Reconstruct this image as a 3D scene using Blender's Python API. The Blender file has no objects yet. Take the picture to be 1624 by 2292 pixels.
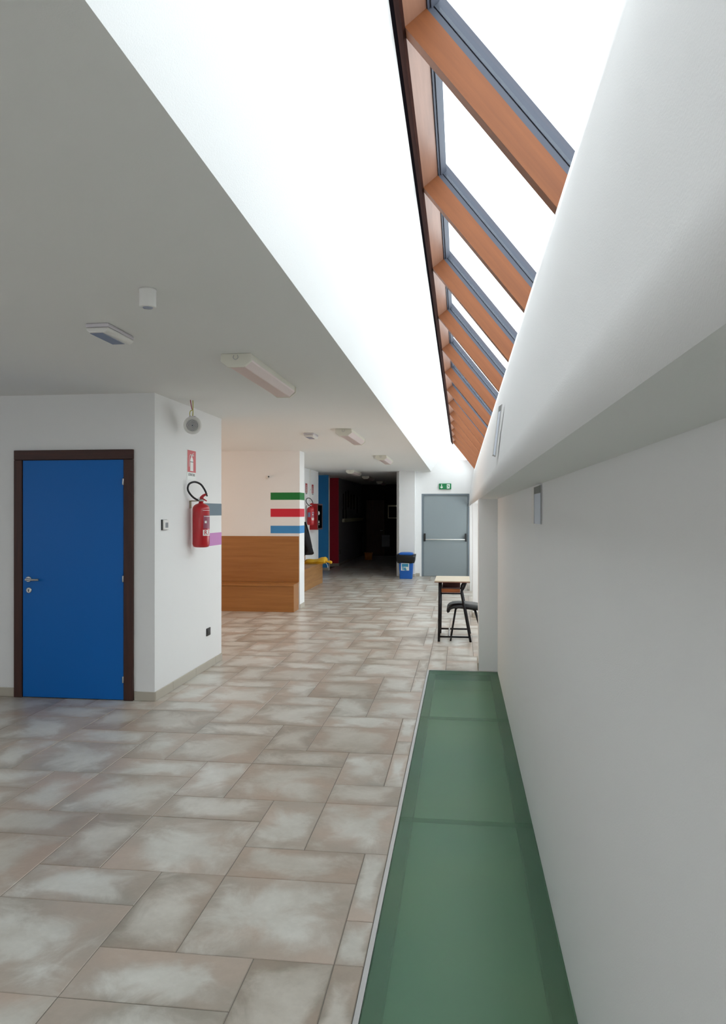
import bpy, bmesh, math, random
from mathutils import Vector, Matrix
random.seed(7)
D = bpy.data
SC = bpy.context.scene
COL = SC.collection
PI = math.pi

# ------------------------------------------------------------------ camera
FPX = 1690.0                                   # focal length in pixels of a 1624 x 2292 frame
YAW = math.atan((1031 - 812) / FPX)            # the hall runs along +Y; the camera looks a little to the left
CAMH = 1.65
cam = D.cameras.new('camera')
cam.sensor_fit = 'HORIZONTAL'
cam.sensor_width = 36.0
cam.lens = 36.0 * FPX / 1624.0
cam.clip_start = 0.05
camo = D.objects.new('camera', cam)
camo.location = (0, 0, CAMH)
camo.rotation_euler = (PI / 2, 0, YAW)
COL.objects.link(camo)
SC.camera = camo

# ------------------------------------------------------------------ world and exposure
SC.view_settings.view_transform = 'Standard'
SC.view_settings.look = 'None'
SC.view_settings.gamma = 1.0
SC.view_settings.use_curve_mapping = False
SC.view_settings.exposure = 0.82
SKY = 2.7
w = D.worlds.new('overcast_sky')
SC.world = w
w.use_nodes = True
bg = w.node_tree.nodes['Background']
bg.inputs['Color'].default_value = (0.90, 0.95, 1.0, 1)
bg.inputs['Strength'].default_value = SKY

def area_light(name, loc, rot, sx, sy, power, col):
    l = D.lights.new(name, 'AREA')
    l.shape = 'RECTANGLE'
    l.size, l.size_y, l.energy, l.color = sx, sy, power, col
    o = D.objects.new(name, l)
    o.location, o.rotation_euler = loc, rot
    COL.objects.link(o)
    return o
# warm fill light added in the seating alcove, its source unseen round the corner
area_light('alcove_warm_fill', (-6.56, 10.3, 1.6), (0, -PI / 2, 0), 1.3, 2.6, 22, (1.0, 0.66, 0.44))
# cool fill lights added behind the camera and to the left, sources unseen
area_light('entrance_side_fill', (-6.56, 1.4, 1.6), (0, -PI / 2, 0), 1.3, 4.6, 15, (0.85, 0.92, 1.0))

area_light('entrance_back_fill', (-3.0, -2.96, 1.45), (PI / 2, 0, PI), 4.4, 2.0, 18, (0.92, 0.96, 1.0))  # added fill from behind the camera, no source seen

# ------------------------------------------------------------------ materials
def lin(c):
    return tuple((x / 255 / 12.92) if x / 255 <= 0.04045 else ((x / 255 + 0.055) / 1.055) ** 2.4 for x in c)

def rgba(c):
    return (*lin(c), 1.0)

MATS = {}
def mat(name, col, rough=0.6, metal=0.0, noise=0.0, nscale=40.0, bump=0.0, bscale=300.0, spec=0.5, coat=0.0):
    m = D.materials.new(name)
    m.use_nodes = True
    nt = m.node_tree
    b = nt.nodes['Principled BSDF']
    b.inputs['Base Color'].default_value = rgba(col)
    b.inputs['Roughness'].default_value = rough
    b.inputs['Metallic'].default_value = metal
    b.inputs['Specular IOR Level'].default_value = spec
    b.inputs['Coat Weight'].default_value = coat
    tc = nt.nodes.new('ShaderNodeTexCoord')
    if noise > 0:
        n = nt.nodes.new('ShaderNodeTexNoise')
        n.inputs['Scale'].default_value = nscale
        n.inputs['Detail'].default_value = 4
        nt.links.new(tc.outputs['Object'], n.inputs['Vector'])
        mr = nt.nodes.new('ShaderNodeMapRange')
        mr.inputs['To Min'].default_value = 1 - noise
        mr.inputs['To Max'].default_value = 1 + noise
        nt.links.new(n.outputs['Fac'], mr.inputs['Value'])
        mx = nt.nodes.new('ShaderNodeVectorMath')
        mx.operation = 'SCALE'
        mx.inputs[0].default_value = lin(col)
        nt.links.new(mr.outputs['Result'], mx.inputs['Scale'])
        nt.links.new(mx.outputs['Vector'], b.inputs['Base Color'])
    if bump > 0:
        n2 = nt.nodes.new('ShaderNodeTexNoise')
        n2.inputs['Scale'].default_value = bscale
        n2.inputs['Detail'].default_value = 2
        nt.links.new(tc.outputs['Object'], n2.inputs['Vector'])
        bp = nt.nodes.new('ShaderNodeBump')
        bp.inputs['Strength'].default_value = bump
        bp.inputs['Distance'].default_value = 0.002
        nt.links.new(n2.outputs['Fac'], bp.inputs['Height'])
        nt.links.new(bp.outputs['Normal'], b.inputs['Normal'])
    MATS[name] = m
    return m

def wood(name, dark, light, rough=0.4, axis='X', scale=1.0, coat=0.0):
    """wood with its grain running along one object axis"""
    m = D.materials.new(name)
    m.use_nodes = True
    nt = m.node_tree
    b = nt.nodes['Principled BSDF']
    b.inputs['Roughness'].default_value = rough
    b.inputs['Coat Weight'].default_value = coat
    tc = nt.nodes.new('ShaderNodeTexCoord')
    mp = nt.nodes.new('ShaderNodeMapping')
    s = {'X': (1.2, 22, 22), 'Y': (22, 1.2, 22), 'Z': (22, 22, 1.2)}[axis]
    mp.inputs['Scale'].default_value = [x * scale for x in s]
    nt.links.new(tc.outputs['Object'], mp.inputs['Vector'])
    n = nt.nodes.new('ShaderNodeTexNoise')
    n.inputs['Scale'].default_value = 1.0
    n.inputs['Detail'].default_value = 6
    n.inputs['Roughness'].default_value = 0.65
    nt.links.new(mp.outputs['Vector'], n.inputs['Vector'])
    r = nt.nodes.new('ShaderNodeValToRGB')
    r.color_ramp.elements[0].position = 0.3
    r.color_ramp.elements[0].color = rgba(dark)
    r.color_ramp.elements[1].position = 0.7
    r.color_ramp.elements[1].color = rgba(light)
    nt.links.new(n.outputs['Fac'], r.inputs['Fac'])
    nt.links.new(r.outputs['Color'], b.inputs['Base Color'])
    MATS[name] = m
    return m

PLASTER = mat('white_plaster', (239, 238, 237), 0.85, noise=0.012, nscale=1.5, bump=0.25, bscale=260)
CEILP = mat('ceiling_plaster', (236, 235, 232), 0.9, noise=0.012, nscale=1.2, bump=0.15, bscale=260)
DARKP = mat('dark_wall', (38, 38, 42), 0.8, noise=0.1, nscale=3)  # near-black paint stands in for the missing light deep in the corridor
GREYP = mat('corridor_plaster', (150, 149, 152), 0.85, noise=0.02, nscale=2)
BLUEDOOR = mat('blue_laminate', (0, 104, 188), 0.42, noise=0.03, nscale=220, spec=0.3)
DARKWOOD = wood('dark_stained_wood', (50, 22, 15), (74, 38, 27), 0.5, 'Z', 1.5)
BEECH_X = wood('beech_veneer_along_x', (150, 96, 46), (172, 116, 60), 0.36, 'X', 0.8)
BEECH_Y = wood('beech_veneer_along_y', (150, 104, 56), (182, 134, 82), 0.36, 'Y', 0.8)
RAFTER = wood('glazed_pine', (112, 60, 24), (128, 72, 32), 0.62, 'X', 1.6)
RIDGE = wood('ridge_pine', (120, 84, 66), (142, 102, 82), 0.45, 'Y', 1.2)
ALU = mat('grey_aluminium', (76, 79, 90), 0.6, metal=0.0, noise=0.02, nscale=8, spec=0.3)
DARKMETAL = mat('dark_metal', (40, 36, 40), 0.5, metal=0.2, noise=0.05, nscale=30)
STEEL = mat('brushed_steel', (190, 190, 190), 0.3, metal=0.9, noise=0.03, nscale=80)
CHROME = mat('chrome', (225, 225, 225), 0.15, metal=1.0)
WHITEP = mat('white_plastic', (232, 230, 226), 0.45)
IVORY = mat('ivory_metal', (226, 222, 208), 0.5)
PINKLENS = mat('frosted_lens', (222, 204, 200), 0.35, noise=0.03, nscale=60)
GREYLENS = mat('grey_lens', (150, 156, 172), 0.2)
LILAC = mat('pale_lilac_plastic', (214, 208, 214), 0.4)
REDP = mat('red_enamel', (186, 16, 30), 0.28, noise=0.03, nscale=20, coat=0.3)
REDDARK = mat('red_sheet_metal', (160, 12, 22), 0.4, noise=0.03, nscale=20)
BLACKRUB = mat('black_rubber', (24, 24, 28), 0.45)
BLACKPL = mat('black_plastic', (18, 18, 20), 0.4)
BLACKMET = mat('black_painted_steel', (18, 15, 18), 0.45, noise=0.1, nscale=60, spec=0.3)
DARKGLASS = mat('dark_glass', (10, 10, 12), 0.08)
GREYDOOR = mat('grey_enamel', (148, 158, 161), 0.45, noise=0.012, nscale=4)
GREEN = mat('sign_green', (10, 126, 72), 0.35)
SIGNWHITE = mat('sign_white', (240, 242, 238), 0.35)
SIGNRED = mat('sign_red', (196, 30, 38), 0.3)
SIGNGLARE = mat('sign_pale', (250, 226, 190), 0.25)
INK = mat('printed_black', (40, 40, 40), 0.5)
LABELGREY = mat('label_print', (150, 80, 100), 0.4, noise=0.35, nscale=260)
LABELBLUE = mat('label_blue_grey', (120, 130, 165), 0.4, noise=0.2, nscale=200)
P_GREEN = mat('green_paint', (18, 118, 52), 0.7, noise=0.02)
P_RED = mat('red_paint', (208, 34, 56), 0.7, noise=0.02)
P_BLUE = mat('blue_paint', (62, 140, 200), 0.7, noise=0.02)
P_GREY = mat('grey_paint', (112, 128, 140), 0.7, noise=0.02)
P_PINK = mat('pink_paint', (204, 138, 196), 0.7, noise=0.02)
P_DEEPBLUE = mat('deep_blue_paint', (52, 146, 216), 0.7, noise=0.02)
P_CRIMSON = mat('crimson_paint', (200, 28, 58), 0.7, noise=0.02)
BINBLUE = mat('bin_blue', (24, 98, 186), 0.4, noise=0.03)
STICKBLUE = mat('sticker_blue', (60, 150, 190), 0.4)
BAG = mat('black_bin_bag', (16, 16, 18), 0.3, bump=1.0, bscale=25)
LAMINATE = mat('desk_laminate', (206, 190, 164), 0.4, noise=0.04, nscale=200)
DESKEDGE = mat('desk_edge', (128, 72, 56), 0.5)
TRAYWOOD = wood('tray_wood', (120, 60, 24), (176, 96, 40), 0.45, 'X', 1.2)
TRAYDARK = mat('tray_dark', (74, 34, 28), 0.5, noise=0.1)
JACKET = mat('black_fabric', (10, 9, 14), 0.9, noise=0.2, nscale=60)
YELLOW = mat('yellow_cloth', (226, 176, 40), 0.7, noise=0.06, nscale=20)
YELLOWBOX = mat('ochre_plastic', (190, 120, 30), 0.5)
GROUT = mat('grout', (124, 116, 108), 0.9, noise=0.06, nscale=30)
PAPER = mat('paper', (200, 198, 190), 0.8)
ARTDARK = mat('dark_drawing', (44, 38, 46), 0.8, noise=0.5, nscale=14)
WIRE_R = mat('red_wire', (150, 30, 50), 0.5)
WIRE_Y = mat('yellow_wire', (190, 180, 60), 0.5)
OUTSIDE = mat('outer_render', (190, 188, 180), 0.9)
PIT = mat('pit_screed', (205, 214, 200), 0.8, noise=0.05, nscale=3)
CURTAIN = mat('warm_curtain', (220, 168, 120), 0.8)

def tile_material():
    m = D.materials.new('stone_tile')
    m.use_nodes = True
    nt = m.node_tree
    N, L = nt.nodes, nt.links
    b = N['Principled BSDF']
    tc = N.new('ShaderNodeTexCoord')
    geo = N.new('ShaderNodeNewGeometry')
    oi = N.new('ShaderNodeObjectInfo')
    # cloudy body colour, in world space and shifted per tile
    add = N.new('ShaderNodeVectorMath'); add.operation = 'ADD'
    sc = N.new('ShaderNodeVectorMath'); sc.operation = 'SCALE'
    comb = N.new('ShaderNodeCombineXYZ')
    for i in range(3):
        L.new(oi.outputs['Random'], comb.inputs[i])
    L.new(comb.outputs[0], sc.inputs[0]); sc.inputs['Scale'].default_value = 37.0
    L.new(geo.outputs['Position'], add.inputs[0]); L.new(sc.outputs[0], add.inputs[1])
    def noise(scale, det, rough=0.55, dist=0.0):
        n = N.new('ShaderNodeTexNoise')
        n.inputs['Scale'].default_value = scale
        n.inputs['Detail'].default_value = det
        n.inputs['Roughness'].default_value = rough
        n.inputs['Distortion'].default_value = dist
        L.new(add.outputs[0], n.inputs['Vector'])
        return n
    big = noise(2.6, 5, 0.6, 0.4)
    fine = noise(38, 4, 0.7)
    edge_n = noise(3.4, 6, 0.62, 0.6)
    warm_n = noise(1.7, 3)
    # distance to the nearest tile border from the generated coordinates
    sep = N.new('ShaderNodeSeparateXYZ'); L.new(tc.outputs['Generated'], sep.inputs[0])
    def math_(op, a, bb=None):
        k = N.new('ShaderNodeMath'); k.operation = op
        if op == 'MULTIPLY_ADD': k.inputs[2].default_value = -0.31
        for i, x in enumerate((a, bb)):
            if x is None: continue
            if isinstance(x, (int, float)): k.inputs[i].default_value = x
            else: L.new(x, k.inputs[i])
        return k.outputs[0]
    dx = math_('SUBTRACT', 0.5, math_('ABSOLUTE', math_('SUBTRACT', sep.outputs[0], 0.5)))
    dy = math_('SUBTRACT', 0.5, math_('ABSOLUTE', math_('SUBTRACT', sep.outputs[1], 0.5)))
    d = math_('MINIMUM', dx, dy)
    e = math_('SUBTRACT', math_('MULTIPLY_ADD', edge_n.outputs['Fac'], 1.0), math_('MULTIPLY', d, 0.85))      # worn brownish borders
    mr = N.new('ShaderNodeMapRange'); mr.interpolation_type = 'SMOOTHSTEP'
    mr.inputs['From Min'].default_value = -0.12; mr.inputs['From Max'].default_value = 0.2
    L.new(e, mr.inputs['Value'])
    ramp = N.new('ShaderNodeValToRGB')
    ramp.color_ramp.elements[0].position = 0.3; ramp.color_ramp.elements[0].color = rgba((192, 187, 177))
    ramp.color_ramp.elements[1].position = 0.7; ramp.color_ramp.elements[1].color = rgba((219, 217, 210))
    L.new(big.outputs['Fac'], ramp.inputs['Fac'])
    edgec = N.new('ShaderNodeValToRGB')
    edgec.color_ramp.elements[0].position = 0.35; edgec.color_ramp.elements[0].color = rgba((140, 130, 116))
    edgec.color_ramp.elements[1].position = 0.65; edgec.color_ramp.elements[1].color = rgba((180, 156, 138))
    L.new(warm_n.outputs['Fac'], edgec.inputs['Fac'])
    mix = N.new('ShaderNodeMix'); mix.data_type = 'RGBA'
    L.new(math_('MULTIPLY', mr.outputs[0], 0.74), mix.inputs['Factor'])
    L.new(ramp.outputs[0], mix.inputs['A']); L.new(edgec.outputs[0], mix.inputs['B'])
    # whole-tile tone: some tiles a little warmer and browner
    warm = N.new('ShaderNodeMix'); warm.data_type = 'RGBA'; warm.blend_type = 'MULTIPLY'
    tone = N.new('ShaderNodeValToRGB')
    tone.color_ramp.elements[0].color = (0.82, 0.75, 0.69, 1); tone.color_ramp.elements[1].color = (1.04, 1.03, 1.02, 1)
    tone.color_ramp.elements[1].position = 0.7
    L.new(oi.outputs['Random'], tone.inputs['Fac'])
    warm.inputs['Factor'].default_value = 0.8
    L.new(mix.outputs['Result'], warm.inputs['A']); L.new(tone.outputs[0], warm.inputs['B'])
    fm = N.new('ShaderNodeMapRange'); fm.inputs['To Min'].default_value = 0.9; fm.inputs['To Max'].default_value = 1.1
    L.new(fine.outputs['Fac'], fm.inputs['Value'])
    fin = N.new('ShaderNodeVectorMath'); fin.operation = 'SCALE'
    L.new(warm.outputs['Result'], fin.inputs[0]); L.new(fm.outputs[0], fin.inputs['Scale'])
    L.new(fin.outputs[0], b.inputs['Base Color'])
    rr = N.new('ShaderNodeMapRange'); rr.inputs['To Min'].default_value = 0.29; rr.inputs['To Max'].default_value = 0.36
    L.new(big.outputs['Fac'], rr.inputs['Value']); L.new(rr.outputs[0], b.inputs['Roughness'])
    b.inputs['Specular IOR Level'].default_value = 0.5
    return m
TILE = tile_material()

def pane_material():
    m = D.materials.new('clear_glazing')
    m.use_nodes = True
    nt = m.node_tree
    nt.nodes.remove(nt.nodes['Principled BSDF'])
    out = nt.nodes['Material Output']
    t = nt.nodes.new('ShaderNodeBsdfTransparent'); t.inputs[0].default_value = (0.96, 0.985, 0.98, 1)
    g = nt.nodes.new('ShaderNodeBsdfGlossy'); g.inputs['Roughness'].default_value = 0.02
    lw = nt.nodes.new('ShaderNodeLayerWeight'); lw.inputs['Blend'].default_value = 0.5      # same from both sides of the sheet
    pw = nt.nodes.new('ShaderNodeMath'); pw.operation = 'POWER'; pw.inputs[1].default_value = 5.0
    fr = nt.nodes.new('ShaderNodeMath'); fr.operation = 'MULTIPLY_ADD'; fr.inputs[1].default_value = 0.2; fr.inputs[2].default_value = 0.02
    nt.links.new(lw.outputs['Facing'], pw.inputs[0]); nt.links.new(pw.outputs[0], fr.inputs[0])
    mx = nt.nodes.new('ShaderNodeMixShader')
    nt.links.new(fr.outputs[0], mx.inputs[0]); nt.links.new(t.outputs[0], mx.inputs[1]); nt.links.new(g.outputs[0], mx.inputs[2])
    nt.links.new(mx.outputs[0], out.inputs[0])
    return m
PANE = pane_material()

def green_glass():
    """frosted walk-on glass: a milky green body over clear transmission, with a satin surface"""
    m = D.materials.new('frosted_green_glass')
    m.use_nodes = True
    nt = m.node_tree
    N, L = nt.nodes, nt.links
    b = N['Principled BSDF']
    b.inputs['Base Color'].default_value = rgba((120, 158, 132))
    b.inputs['Roughness'].default_value = 0.33
    b.inputs['IOR'].default_value = 1.45
    n = N.new('ShaderNodeTexNoise'); n.inputs['Scale'].default_value = 1.1; n.inputs['Detail'].default_value = 3
    geo = N.new('ShaderNodeNewGeometry'); L.new(geo.outputs['Position'], n.inputs['Vector'])
    r = N.new('ShaderNodeValToRGB')
    r.color_ramp.elements[0].position = 0.3; r.color_ramp.elements[0].color = rgba((104, 146, 124))
    r.color_ramp.elements[1].position = 0.7; r.color_ramp.elements[1].color = rgba((126, 158, 126))
    L.new(n.outputs['Fac'], r.inputs['Fac']); L.new(r.outputs[0], b.inputs['Base Color'])
    t = N.new('ShaderNodeBsdfTransparent'); t.inputs[0].default_value = (0.78, 0.90, 0.81, 1)
    mx = N.new('ShaderNodeMixShader'); mx.inputs[0].default_value = 0.62
    out = N['Material Output']
    L.new(b.outputs[0], mx.inputs[1]); L.new(t.outputs[0], mx.inputs[2]); L.new(mx.outputs[0], out.inputs[0])
    return m
FROST = green_glass()

# ------------------------------------------------------------------ mesh helpers
class MB:
    def __init__(s):
        s.v, s.f, s.sm = [], [], []
    def add(s, vs, fs, smooth=False):
        o = len(s.v)
        s.v += [tuple(p) for p in vs]
        s.f += [tuple(i + o for i in f) for f in fs]
        s.sm += [smooth] * len(fs)
        return s
    def box(s, x0, x1, y0, y1, z0, z1):
        x0, x1 = sorted((x0, x1)); y0, y1 = sorted((y0, y1)); z0, z1 = sorted((z0, z1))
        return s.add([(x0, y0, z0), (x1, y0, z0), (x1, y1, z0), (x0, y1, z0), (x0, y0, z1), (x1, y0, z1), (x1, y1, z1), (x0, y1, z1)],
                     [(0, 3, 2, 1), (4, 5, 6, 7), (0, 1, 5, 4), (1, 2, 6, 5), (2, 3, 7, 6), (3, 0, 4, 7)])
    def prism(s, poly, a0, a1, axis='y', smooth=False):
        """extrude a 2D polygon along an axis; polygon is (x,z) for y, (y,z) for x, (x,y) for z"""
        n = len(poly)
        def P(p, a):
            return {'y': (p[0], a, p[1]), 'x': (a, p[0], p[1]), 'z': (p[0], p[1], a)}[axis]
        vs = [P(p, a0) for p in poly] + [P(p, a1) for p in poly]
        area = sum(poly[i][0] * poly[(i + 1) % n][1] - poly[(i + 1) % n][0] * poly[i][1] for i in range(n))
        ccw = area > 0
        if axis == 'y': ccw = not ccw
        up = a1 > a0
        fs = [tuple(range(n - 1, -1, -1)), tuple(range(n, 2 * n))] + [(i, (i + 1) % n, n + (i + 1) % n, n + i) for i in range(n)]
        if ccw != up: fs = [tuple(reversed(f)) for f in fs]
        o = len(s.v)
        s.add(vs, fs[:2], False)
        s.f += [tuple(i + o for i in f) for f in fs[2:]]
        s.sm += [smooth] * n
        return s
    def tube(s, pts, r, seg=10, closed=False, caps=True):
        pts = [Vector(p) for p in pts]
        n = len(pts)
        rs = r if isinstance(r, (list, tuple)) else [r] * n
        rings = []
        up = None
        for i in range(n):
            if closed: t = pts[(i + 1) % n] - pts[i - 1]
            else: t = pts[min(i + 1, n - 1)] - pts[max(i - 1, 0)]
            t.normalize()
            if up is None:
                up = Vector((0, 0, 1)) if abs(t.z) < 0.9 else Vector((1, 0, 0))
            a = up - t * up.dot(t)
            if a.length < 1e-6: a = t.orthogonal()
            a.normalize()
            up = a
            b = t.cross(a)
            rings.append([pts[i] + (a * math.cos(2 * PI * k / seg) + b * math.sin(2 * PI * k / seg)) * rs[i] for k in range(seg)])
        vs = [p for ring in rings for p in ring]
        fs = []
        m = n if closed else n - 1
        for i in range(m):
            j = (i + 1) % n
            for k in range(seg):
                fs.append((i * seg + k, i * seg + (k + 1) % seg, j * seg + (k + 1) % seg, j * seg + k))
        s.add(vs, fs, True)
        if caps and not closed:
            o = len(s.v) - len(vs)
            s.f += [tuple(o + k for k in range(seg - 1, -1, -1)), tuple(o + (n - 1) * seg + k for k in range(seg))]
            s.sm += [False, False]
        return s
    def lathe(s, prof, c=(0, 0, 0), seg=28, M=None):
        """profile of (r, z), turned round z (then an optional matrix)"""
        vs, fs = [], []
        for r, z in prof:
            for k in range(seg):
                a = 2 * PI * k / seg
                vs.append(Vector((r * math.cos(a), r * math.sin(a), z)))
        n = len(prof)
        for i in range(n - 1):
            for k in range(seg):
                fs.append((i * seg + k, i * seg + (k + 1) % seg, (i + 1) * seg + (k + 1) % seg, (i + 1) * seg + k))
        if M is not None: vs = [M @ v for v in vs]
        vs = [v + Vector(c) for v in vs]
        s.add(vs, fs, True)
        o = len(s.v) - len(vs)
        s.f += [tuple(o + k for k in range(seg - 1, -1, -1)), tuple(o + (n - 1) * seg + k for k in range(seg))]
        s.sm += [False, False]
        return s
    def grid(s, P, nu, nv, smooth=True, close=False):
        """surface from function P(i,j)"""
        vs = [P(i, j) for i in range(nu) for j in range(nv)]
        fs = []
        for i in range(nu - 1):
            for j in range(nv if close else nv - 1):
                fs.append((i * nv + j, i * nv + (j + 1) % nv, (i + 1) * nv + (j + 1) % nv, (i + 1) * nv + j))
        return s.add(vs, fs, smooth)
    def mesh(s, name, m):
        me = D.meshes.new(name)
        me.from_pydata(s.v, [], s.f)
        for p, k in zip(me.polygons, s.sm): p.use_smooth = k
        if m: me.materials.append(m)
        me.update()
        return me

def obj(name, mb, m, parent=None, bevel=0.0, segs=2):
    me = mb.mesh(name, m) if isinstance(mb, MB) else mb
    o = D.objects.new(name, me)
    COL.objects.link(o)
    if parent: o.parent = parent
    if bevel > 0:
        b = o.modifiers.new('bevel', 'BEVEL')
        b.width = bevel; b.segments = segs; b.limit_method = 'ANGLE'; b.angle_limit = math.radians(35)
    return o

def box(name, m, x0, x1, y0, y1, z0, z1, parent=None, bevel=0.0):
    return obj(name, MB().box(x0, x1, y0, y1, z0, z1), m, parent, bevel)

def empty(name, loc=(0, 0, 0), rz=0.0):
    o = D.objects.new(name, None)
    o.location = loc; o.rotation_euler = (0, 0, rz); o.empty_display_size = 0.1
    COL.objects.link(o)
    return o

def tag(o, label, cat=None, group=None, kind=None):
    o['label'] = label
    if cat: o['category'] = cat
    if group: o['group'] = group
    if kind: o['kind'] = kind
    return o

def structure(o, label, cat):
    return tag(o, label, cat, kind='structure')

def copy_tree(o, parent=None):
    c = o.copy(); COL.objects.link(c); c.parent = parent
    for ch in list(o.children): copy_tree(ch, c)
    return c

def smooth_pts(pts, n=6):
    """Catmull-Rom through the points"""
    P = [Vector(p) for p in pts]
    out = []
    for i in range(len(P) - 1):
        p0, p1, p2, p3 = P[max(i - 1, 0)], P[i], P[i + 1], P[min(i + 2, len(P) - 1)]
        for k in range(n):
            t = k / n
            out.append(0.5 * ((2 * p1) + (p2 - p0) * t + (2 * p0 - 5 * p1 + 4 * p2 - p3) * t * t + (-p0 + 3 * p1 - 3 * p2 + p3) * t ** 3))
    out.append(P[-1])
    return out

def text_mesh(s, size, m, depth=0.0006, bold=0.0):
    cu = D.curves.new('lettering', 'FONT')
    cu.body = s; cu.size = size; cu.extrude = depth; cu.align_x = 'CENTER'; cu.align_y = 'CENTER'; cu.offset = bold
    o = D.objects.new('lettering', cu)
    COL.objects.link(o)
    me = D.meshes.new_from_object(o)
    D.objects.remove(o); D.curves.remove(cu)
    me.materials.clear(); me.materials.append(m)
    return me

def project(x, y, z):
    c, s = math.cos(YAW), math.sin(YAW)
    r, d = x * c + y * s, -x * s + y * c
    if d < 0.05: return None
    return 812 + FPX * r / d, 1146 - FPX * (z - CAMH) / d, d

# ------------------------------------------------------------------ the building: main dimensions
CEIL = 2.69
XL, XR = -6.6, 1.0            # hidden left wall, back of the bays on the right
YB, YE = -3.0, 28.5           # wall behind the camera, end of the dark corridor
XG0, XG1, YG1 = -0.327, 0.376, 7.9   # glass channel
YW1, XS1, YW1B = 6.3, -2.648, 8.15   # blue-door wall, its return wall, back corner
YA = 12.58                    # back wall of the seating alcove
XW = -2.715                   # end of the wing wall
YD = 19.4                     # wall with the grey fire door
YU = 19.8                     # wall above it, set back

# ---------------- floor: bed + individual tiles
fl = MB()
fl.box(XL - 0.2, XG0 - 0.022, YB - 0.2, YE + 0.2, -0.06, -0.003)
fl.box(XG0 - 0.022, XR + 0.2, YG1 + 0.02, YE + 0.2, -0.06, -0.003)
floor = structure(obj('floor', fl, GROUT), 'beige grey stone tile floor of large squares and half tiles', 'floor')

U = 0.3005
GX, GY = -1.06, 3.318
blocks = [(XL, XS1, YW1, YW1B), (XL, XW, YA, 12.97), (XL, -3.65, 12.97, 21.0), (XL, -3.7, 21.0, YE), (-1.64, XR, YD, YE)]
def seg_hits(x, y, b):
    x0, x1, y0, y1 = b
    n = 60
    for i in range(n + 1):
        t = i / n * 0.985
        px, py = x * t, y * t
        if x0 < px < x1 and y0 < py < y1: return True
    return False
pieces = []
regions = [(XL, XG0 - 0.022, YB, YE), (XG0 - 0.022, XR, YG1 + 0.02, YE)]
for i in range(-60, 60):
    for j in range(-60, 60):
        bx_, by_ = i * 1 + j * -2, i * 3 + j * 2
        for (ox, oy, wu, hu) in ((0, -2, 2, 2), (-1, -2, 1, 2), (-1, -3, 2, 1)):
            x0, y0 = GX + (bx_ + ox) * U, GY + (by_ + oy) * U
            x1, y1 = x0 + wu * U, y0 + hu * U
            if x1 < XL or x0 > XR or y1 < YB or y0 > YE: continue
            for r in regions:
                a0, a1, b0, b1 = max(x0, r[0]), min(x1, r[1]), max(y0, r[2]), min(y1, r[3])
                if a1 - a0 < 0.012 or b1 - b0 < 0.012: continue
                cx, cy = (a0 + a1) / 2, (b0 + b1) / 2
                inside = any(k[0] < a0 and k[1] > a1 and k[2] < b0 and k[3] > b1 for k in blocks)
                if inside: continue
                # size in the picture
                score = 0.0
                cs = [project(px, py, 0) for px, py in ((a0, b0), (a1, b0), (a1, b1), (a0, b1))]
                if all(cs) and not any(seg_hits(cx, cy, k) for k in blocks):
                    us, vs_ = [c[0] for c in cs], [c[1] for c in cs]
                    if max(us) > 0 and min(us) < 1624 and min(vs_) < 2292:
                        uu = [min(max(q, 0), 1624) for q in us]; vv = [min(max(q, 0), 2292) for q in vs_]
                        score = abs(sum(uu[k] * vv[(k + 1) % 4] - uu[(k + 1) % 4] * vv[k] for k in range(4))) / 2
                pieces.append((score, a0, a1, b0, b1))
pieces.sort(reverse=True)
tile_meshes = {}
def tile_geo(wx, wy):
    g, c = 0.0018, 0.0025
    a, b_ = wx / 2 - g, wy / 2 - g
    vs = [(-a, -b_, -0.006), (a, -b_, -0.006), (a, b_, -0.006), (-a, b_, -0.006),
          (-a, -b_, -0.002), (a, -b_, -0.002), (a, b_, -0.002), (-a, b_, -0.002),
          (-a + c, -b_ + c, 0), (a - c, -b_ + c, 0), (a - c, b_ - c, 0), (-a + c, b_ - c, 0)]
    fs = [(8, 9, 10, 11)]
    for o_ in (0, 4):
        for k in range(4):
            fs.append((o_ + k, o_ + (k + 1) % 4, o_ + 4 + (k + 1) % 4, o_ + 4 + k))
    return vs, fs
rest = MB()
for n_, (score, a0, a1, b0, b1) in enumerate(pieces):
    wx, wy = a1 - a0, b1 - b0
    if n_ < 300 and score > 40:
        key = (round(wx, 3), round(wy, 3))
        if key not in tile_meshes:
            vs, fs = tile_geo(wx, wy)
            tile_meshes[key] = MB().add(vs, fs).mesh('tile', TILE)
        o = D.objects.new('tile', tile_meshes[key])
        o.location = ((a0 + a1) / 2, (b0 + b1) / 2, random.uniform(-0.0006, 0.0004))
        o.parent = floor
        COL.objects.link(o)
    else:
        vs, fs = tile_geo(wx, wy)
        rest.add([(v[0] + (a0 + a1) / 2, v[1] + (b0 + b1) / 2, v[2]) for v in vs], fs)
def rest_material():
    m = mat('stone_tile_far', (196, 188, 178), 0.30, noise=0.16, nscale=2.2)
    return m
ro = obj('distant_tiles', rest, rest_material(), floor)
ro['kind'] = 'stuff'

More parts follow.
